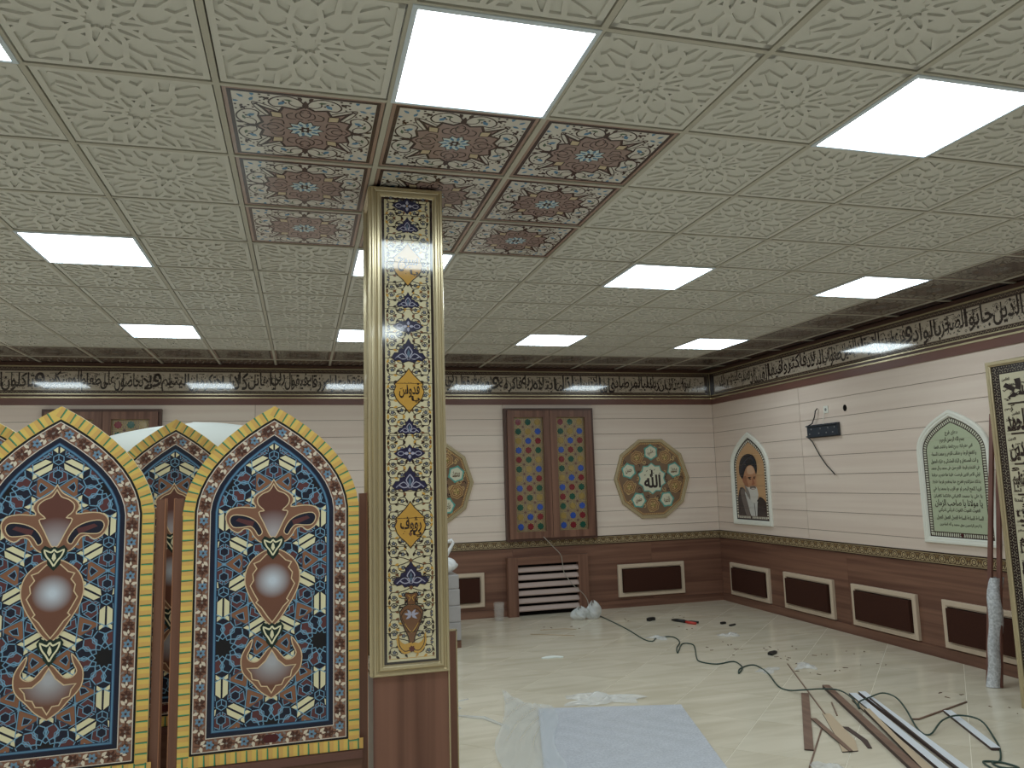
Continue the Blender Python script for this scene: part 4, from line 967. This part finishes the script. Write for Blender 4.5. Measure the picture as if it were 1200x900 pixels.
for k, (h, sx) in enumerate(((.175, .25), (.16, .248), (.16, .242), (.135, .236))):
    g = G(); P = [(-sx, -.2), (sx, -.2), (sx, .2), (-sx, .2)]; g.sweep(P[:], [(.006, 0), (0, .008), (0, h-.010), (.006, h-.002), (.02, h-.002)], M_gwrap); g.box(-sx+.01, sx-.01, -.19, .19, .002, h-.003, M_gwrap)
    o = g.build('wrapped_carton', None, (1.56, 5.1, zz)); zz += h
    tag(o, 'grey plastic-wrapped carton, '+('lowest of the stack by the pillar', 'second from the bottom of the stack by the pillar', 'third from the bottom of the stack by the pillar', 'topmost of the stack, under the white bag')[k], 'carton', 'grey wrapped cartons in a stack')
ztop = zz
r = empty('plastic_bag', (1.62, 5.02, ztop)); tag(r, 'white carrier bag with looped handle on the grey carton stack', 'bag')
def bagf(u, v):
    a = u*2*PI; rr = .16*(math.sin(min(1, v*1.08)*PI*.93+.2))**.6*(1+.10*math.sin(5*a+3*v)+.05*math.sin(11*a)) if v < .97 else .02; return (math.cos(a)*rr+.02, math.sin(a)*rr*.8, .003+v*.17*(1+.10*math.sin(7*a+6*v)+.06*math.sin(13*a)))
g = G(); g.sheet(36, 14, bagf, M_bag); g.build('bag_body', r)
g = G(); g.tube([(-.03, 0, .13), (-.01, 0, .19), (.04, 0, .26), (.09, 0, .315), (.135, 0, .33), (.15, 0, .305), (.12, 0, .25), (.08, 0, .19), (.04, 0, .14)], [.035, .024, .018, .016, .016, .016, .018, .024, .034], M_bag, 8); g.build('bag_handle', r)
# glass jar-like tumbler by the radiator cover
r = empty('plastic_cup', (2.52, 6.18, 0)); tag(r, 'clear plastic beaker on the floor left of the radiator cover', 'cup')
M_clear = mat('clear beaker', (200, 195, 190), .12, .6, a=.28)
g = G(); g.tube([(0, 0, .002), (0, 0, .2)], [.052, .062], M_clear, 16, False); g.prism(ngon(16, .05), .001, .004, M_clear); g.build('cup_wall', r)
g = G()
for k in range(6): g.tube([(.0635*math.cos(t*PI/8), .0635*math.sin(t*PI/8), .02+.035*k) for t in range(17)], .002, M_clear, 4, False)
g.build('cup_ribs', r)
# ================================================================ THINGS ON THE FLOOR
def crumple(name, cx, cy, sx, sy, h, m, seed, rot=0, nx=30, ny=22):
    R = random.Random(seed); ph = [R.uniform(0, 6) for _ in range(8)]
    def fn(u, v):
        x, y = (u-.5)*2, (v-.5)*2; k = 1+.22*math.sin(3*math.atan2(y, x)+ph[0])+.12*math.sin(7*math.atan2(y, x)+ph[1])
        e = max(0, 1-(x*x+y*y)*.55); z = h*e*(.25+.75*e)*abs(.35+.4*math.sin(5*x+ph[2]+2*y)+.4*math.sin(7*y+ph[3]-3*x)+.25*math.sin(13*x+ph[4])*math.sin(11*y+ph[5]))
        X, Y = x*sx*k/2, y*sy*k/2; c, s = math.cos(rot), math.sin(rot); return (X*c-Y*s, X*s+Y*c, .003+z)
    g = G(); g.sheet(nx, ny, fn, m, True); return g.build(name, None, (cx, cy, 0))
r = empty('wrapped_board', (0, 0, 0)); tag(r, 'white bubble-wrapped board lying flat on the tiles, lower centre', 'board')
# outline on the floor: far edge (1.92,2.66)-(2.86,2.40), running towards the camera
A, B = Vector((1.90, 2.66)), Vector((2.86, 2.39)); ex = (B-A).normalized(); ey = Vector((ex.y, -ex.x)); L_ = (B-A).length
ro = math.atan2(ex.y, ex.x); r.location = (A.x, A.y, 0); r.rotation_euler = (0, 0, ro)
M_haze = mat('thin plastic film', (214, 218, 220), .2, .6, a=.38)
g = G(); g.sheet(40, 44, lambda u, v: (u*L_, -v*1.5, .018+.0025*math.sin(u*23+3*math.sin(v*9))*math.sin(v*31)+(.004 if v < .03 else 0)), M_sheet)
for s_ in (0, 1): g.sheet(1, 30, lambda u, v: (s_*L_, -v*1.5, .003+.015*u), M_sheet)
g.sheet(20, 1, lambda u, v: (u*L_, 0, .003+.018*v), M_sheet); g.build('board', r)
g = G(); g.sheet(26, 34, lambda u, v: (-.24+u*.36+.03*math.sin(v*9)-.03*(1-v), .05-v*1.5+(.50*max(0, 1-v*2.6)*(1-u)**2), .005+(.022 if u > .66 else .004)+.014*abs(math.sin(u*13+v*17+2*math.sin(v*7)))*(1 if u < .7 else .35)), M_haze); g.build('loose_film', r)
o = crumple('crumpled_film', 2.42, 2.76, .50, .24, .05, M_film, 4, -.25); tag(o, 'crumpled clear plastic film just beyond the bubble-wrapped board', 'plastic film')
g = G(); g.prism(smooth([(-.10, -.03), (-.05, .03), (.03, .045), (.10, .01), (.09, -.03), (.03, -.02), (-.04, -.045)], True, 3), 0, .006, M_foam); o = g.build('foam_scrap', None, (2.50, 4.17, .001), (0, 0, -.25)); tag(o, 'small flat white scrap alone on the tiles beyond the board', 'scrap')
M_sheer = mat('sheer white bag', (215, 218, 218), .3, .5, a=.5)
g = G()
for q, (bx, by, br_, bh) in enumerate(((-.07, .0, .10, .12), (.08, -.03, .085, .17))):
    g.sheet(48, 18, lambda u, v: (bx+br_*math.cos(u*2*PI)*(math.sin((.12+.86*v)*PI))**.5*(1+.2*math.sin(4*u*2*PI+q+5*v)), by+br_*math.sin(u*2*PI)*(math.sin((.12+.86*v)*PI))**.5*(1+.2*math.sin(3*u*2*PI+5*v)+.10*math.sin(9*u*2*PI+14*v)), .003+bh*v*(1+.15*math.sin(9*u)+.10*math.sin(u*44+v*9))), M_sheer)
o = g.build('crumpled_bag', None, (3.47, 5.86, 0)); tag(o, 'crumpled sheer white plastic bag on the floor at the radiator cover corner', 'bag')
o = crumple('torn_bag', 3.02, .98, .30, .32, .05, M_film, 15, .5); tag(o, 'crumpled clear plastic at the bottom edge beside the raw strips', 'plastic film')
o = crumple('thin_film', 4.0, 3.05, .22, .12, .01, M_film, 16, .5, 10, 8); tag(o, 'faint flat film scrap right of the cable near the dark offcut', 'scrap')
for k, (x, y, l_) in enumerate(((4.45, 4.4, 'nearest the second wall panel'), (4.35, 3.05, 'below the third wall panel'), (3.75, 4.55, 'inside the cable loop by the pliers'))):
    o = crumple('film_shred', x, y, .2, .14, .03, M_film, 20+k, k, 10, 8); tag(o, 'clear shred of film on the tiles, '+l_, 'scrap', 'shreds of clear film on the floor')
g = G(); g.tube([(1.35, 2.75, .004), (1.50, 2.62, .012), (1.60, 2.40, .006), (1.60, 2.36, .010)], [.007, .011, .008, .010], M_haze, 6)
o = g.build('film_fold'); tag(o, 'twisted fold of clear film left of the bubble-wrapped board', 'plastic film')
g = G(); g.tube([(1.40, 2.92, .004), (1.33, 3.02, .01), (1.42, 3.10, .004), (1.50, 3.13, .004)], .005, M_haze, 5); o = g.build('film_curl'); tag(o, 'thin curl of film on the tiles beside the low walnut panel', 'scrap')
# pliers
M_redp = mat('red handle', (170, 44, 34), .4, .5)
r = empty('pliers', (4.36, 5.20, 0), (0, 0, -1.0)); tag(r, 'pliers with black and red handles lying on the floor tiles', 'pliers')
g = G(); g.tube([(-.15, .02, .014), (-.08, .012, .016), (.02, .0, .016)], [.008, .017, .018], M_black, 8); g.prism(ngon(10, .022, 0, .03, 0), .004, .026, M_black); g.build('jaws', r)
g = G(); g.tube([(.03, 0, .014), (.09, .035, .013), (.17, .04, .013)], [.010, .013, .012], M_black, 8); g.build('black_handle', r)
g = G(); g.tube([(.03, -.002, .014), (.09, -.03, .013), (.18, -.035, .013)], [.011, .016, .014], M_redp, 8); g.build('red_handle', r)
def chip(x, y, l, wd, th, a, m, label, name='offcut', group=None):
    g = G(); R = random.Random(int(x*100+y*1000)); g.prism([(-l/2, -wd/2), (l/2*.8, -wd/2*R.uniform(.5, 1)), (l/2, wd/4), (0, wd/2), (-l/2*.9, wd/2*R.uniform(.3, 1))], 0, th, m)
    o = g.build(name, None, (x, y, .0005), (0, 0, a)); tag(o, label, 'scrap', group)
chip(4.10, 5.46, .12, .06, .03, .4, M_black, 'small black plastic piece left of the pliers')
chip(4.715, 4.96, .07, .04, .02, .2, M_black, 'black offcut right of the pliers, the farther of two'); chip(4.76, 4.84, .11, .035, .012, .5, M_black, 'flat black offcut right of the pliers, the nearer of two')
chip(4.37, 3.54, .13, .06, .02, .5, M_black, 'dark pointed offcut between the cable and the right wall')
Rz = random.Random(31); cr_ = mat('wood crumbs', (98, 74, 58), .7)
spots = [(4.32, 4.1), (4.5, 3.8), (4.1, 3.7), (4.62, 3.7), (4.3, 3.35), (4.05, 3.9), (4.55, 4.3), (4.75, 3.3), (4.55, 2.95), (4.9, 2.9), (4.35, 3.25), (5.1, 3.3), (3.1, 5.4), (2.9, 5.5), (3.9, 5.6), (4.5, 5.5), (4.2, 4.9), (4.8, 2.0), (4.9, 1.6), (4.2, 2.9)]
g = G()
for x, y in spots:
    for _ in range(3): g.push(x+Rz.uniform(-.12, .12), y+Rz.uniform(-.12, .12), Rz.random()*3); q = Rz.uniform(.006, .022); g.prism([(-q, -q*.3), (q, -q*.2), (q*.6, q*.4)], .0005, .004, cr_); g.pop()
o = g.build('sawdust_crumbs'); tag(o, 'brown wood crumbs scattered over the floor tiles', 'debris', None, 'stuff')
g = G(); g.tube([(2.62, 5.25, .004), (2.85, 5.1, .005), (3.02, 5.0, .004)], .004, M_ply, 5); o = g.build('thin_splinter'); tag(o, 'long thin splinter on the floor in front of the radiator cover', 'splinter')
g = G(); g.tube([(2.78, 5.42, .004), (3.05, 5.38, .005), (3.15, 5.3, .004)], .003, M_ply, 5); o = g.build('thin_splinter'); tag(o, 'shorter thin splinter nearest the radiator cover', 'splinter')
# strips of board
def plank(name, pts, z0, th, m, label, cat='board strip', side=None, group='strips piled at the lower right'):
    cx = sum(p[0] for p in pts)/len(pts); cy = sum(p[1] for p in pts)/len(pts)
    g = G(); g.prism([(x-cx, y-cy) for x, y in pts], 0, th, m, side); o = g.build(name, None, (cx, cy, z0)); tag(o, label, cat, group); return o
def ext(p, q, k):   # extend p->q by factor k beyond q
    return (q[0]+(p[0]-q[0])*-k, q[1]+(p[1]-q[1])*-k)
def strip4(a, b, wd, k=.35):
    a, b = Vector(a), Vector(b); d = (b-a); b = b+d*k; t = d.normalized(); nn = Vector((-t.y, t.x))*wd/2; return [tuple(a-nn), tuple(b-nn), tuple(b+nn), tuple(a+nn)]
M_strip = mat('brown strip', (104, 80, 68), .45, .4, kind='woody', rgb2=(124, 98, 84)); ED = mat('strip edge', (66, 50, 46), .6)
plank('brown_strip', strip4((3.845, 2.366), (3.145, 1.375), .052, 0), .001, .008, M_strip, 'short brown board strip lying apart, left of the pile', side=ED)
plank('brown_strip', strip4((4.088, 2.45), (3.49, .97), .050), .001, .022, M_strip, 'long brown board strip, leftmost of the parallel pile', side=ED)
plank('brown_strip', strip4((4.05, 2.10), (3.58, .97), .03), .001, .010, M_ply, 'raw tan board strip between brown and white strips', side=ED)
plank('raw_strip', strip4((3.955, 1.86), (3.545, .97), .036), .012, .012, M_ply, 'thin raw strip lying on the left side of the white strips', side=ED)
plank('white_strip', strip4((4.13, 2.21), (3.625, .92), .052), .001, .020, M_pvc, 'long white strip, left one of the white pair', side=ED)
plank('white_strip', strip4((4.20, 2.20), (3.715, .89), .050), .001, .026, M_pvc, 'long white strip, right one of the white pair', side=ED)
plank('dark_strip', strip4((4.12, 2.02), (3.675, .90), .012), .0275, .006, ED, 'narrow dark strip lying between the two white strips', side=ED)
plank('white_strip', strip4((4.425, 1.665), (4.12, 1.02), .050, 0), .001, .016, M_pvc, 'short white strip lying apart near the right edge', side=ED)
g = G(); g.tube([(4.10, 1.63, .004), (4.14, 1.61, .006), (4.42, 1.70, .006), (4.72, 1.80, .005)], .0065, M_strip, 5); o = g.build('thin_rod'); tag(o, 'thin brown rod crossing the end of the short white strip', 'splinter')
for a, b, l_ in (((4.27, 3.18), (3.66, 1.9), 'long hairline brown sliver between cable and pile'), ((3.51, 1.73), (2.98, 1.15), 'thin brown sliver running to the bottom edge'), ((3.88, 2.12), (3.72, 1.86), 'short brown sliver beside the long brown strip')):
    plank('sliver', strip4(a, b, .008, 0), .001, .005, M_strip, l_, 'splinter')
plank('torn_board', [(3.66, 1.93), (3.70, 1.90), (3.50, 1.42), (3.395, 1.27), (3.30, 1.285), (3.43, 1.50)], .001, .005, M_ply, 'torn raw board offcut with pointed end, left of the pile', side=ED)
plank('torn_board', [(3.515, 1.86), (3.545, 1.84), (3.43, 1.48), (3.36, 1.27), (3.335, 1.27), (3.40, 1.49)], .0065, .004, M_strip, 'narrow brown splinter lying on the torn offcut', side=ED)
plank('torn_board', [(3.60, 1.66), (3.63, 1.64), (3.57, 1.40), (3.50, 1.28), (3.48, 1.29), (3.54, 1.42)], .001, .004, ED, 'dark curved splinter right of the torn offcut', side=ED)
# ---- cables
M_cab = mat('dark green cable', (46, 66, 60), .45, .4)
pts = [(3.47, 6.12), (3.655, 5.966), (3.666, 5.604), (3.641, 5.077), (3.584, 4.535), (3.626, 4.429), (3.735, 4.559), (3.893, 4.536), (3.85, 4.3), (3.698, 4.069), (3.607, 3.878), (3.70, 4.02), (3.836, 4.213), (3.906, 4.142), (3.80, 3.9), (3.696, 3.695), (3.63, 3.515), (3.716, 3.38), (3.896, 3.405), (3.85, 3.2), (3.718, 3.04), (3.80, 3.16), (3.93, 3.24), (3.99, 3.204), (3.93, 2.954), (3.782, 2.601), (3.788, 2.473), (3.833, 2.334), (3.958, 2.309), (4.041, 2.23), (3.984, 2.028), (3.87, 1.826), (3.97, 1.95), (4.118, 2.019), (4.27, 2.072), (4.277, 1.958), (4.144, 1.72), (3.984, 1.449), (3.979, 1.349), (4.172, 1.448), (4.347, 1.491), (4.386, 1.368), (4.275, 1.174), (4.138, 1.01), (3.994, .88), (3.93, .87), (3.92, .80), (4.0, .77), (3.98, .86), (3.90, .90), (3.86, .80)]
def lift(x, y):   # ride over the strip pile
    return .040 if (3.78 < x < 4.35 and 1.7 < y < 2.4) or (4.0 < x < 4.45 and 1.2 < y < 1.6) else .0065
g = G(); P3 = [(x, y, lift(x, y)) for x, y in pts]
def sm3(P, n=5):
    out = []
    for i in range(len(P)-1):
        p0, p1, p2, p3 = (Vector(P[max(0, min(len(P)-1, q))]) for q in (i-1, i, i+1, i+2))
        for j in range(n): t = j/n; out.append(.5*((2*p1)+(p2-p0)*t+(2*p0-5*p1+4*p2-p3)*t*t+(3*p1-p0-3*p2+p3)*t**3))
    return out+[Vector(P[-1])]
g.tube(sm3(P3), .0055, M_cab, 6); o = g.build('floor_cable'); tag(o, 'long dark green cable snaking over the tiles to the strip pile', 'cable')
g = G(); yb = Y1-.11
g.tube(sm3([(3.13, yb+.02, .92), (3.16, yb, .885), (3.24, yb, .80), (3.33, yb-.01, .70), (3.35, yb-.01, .60), (3.37, yb-.01, .48), (3.48, yb-.01, .33), (3.58, yb-.02, .24), (3.64, yb-.04, .15), (3.62, yb-.12, .06), (3.56, yb-.2, .012)]), .0045, mat('pale cord', (150, 144, 134), .5), 6)
o = g.build('pale_cord'); tag(o, 'thin pale cord hanging from the shutters across the radiator cover', 'cable')
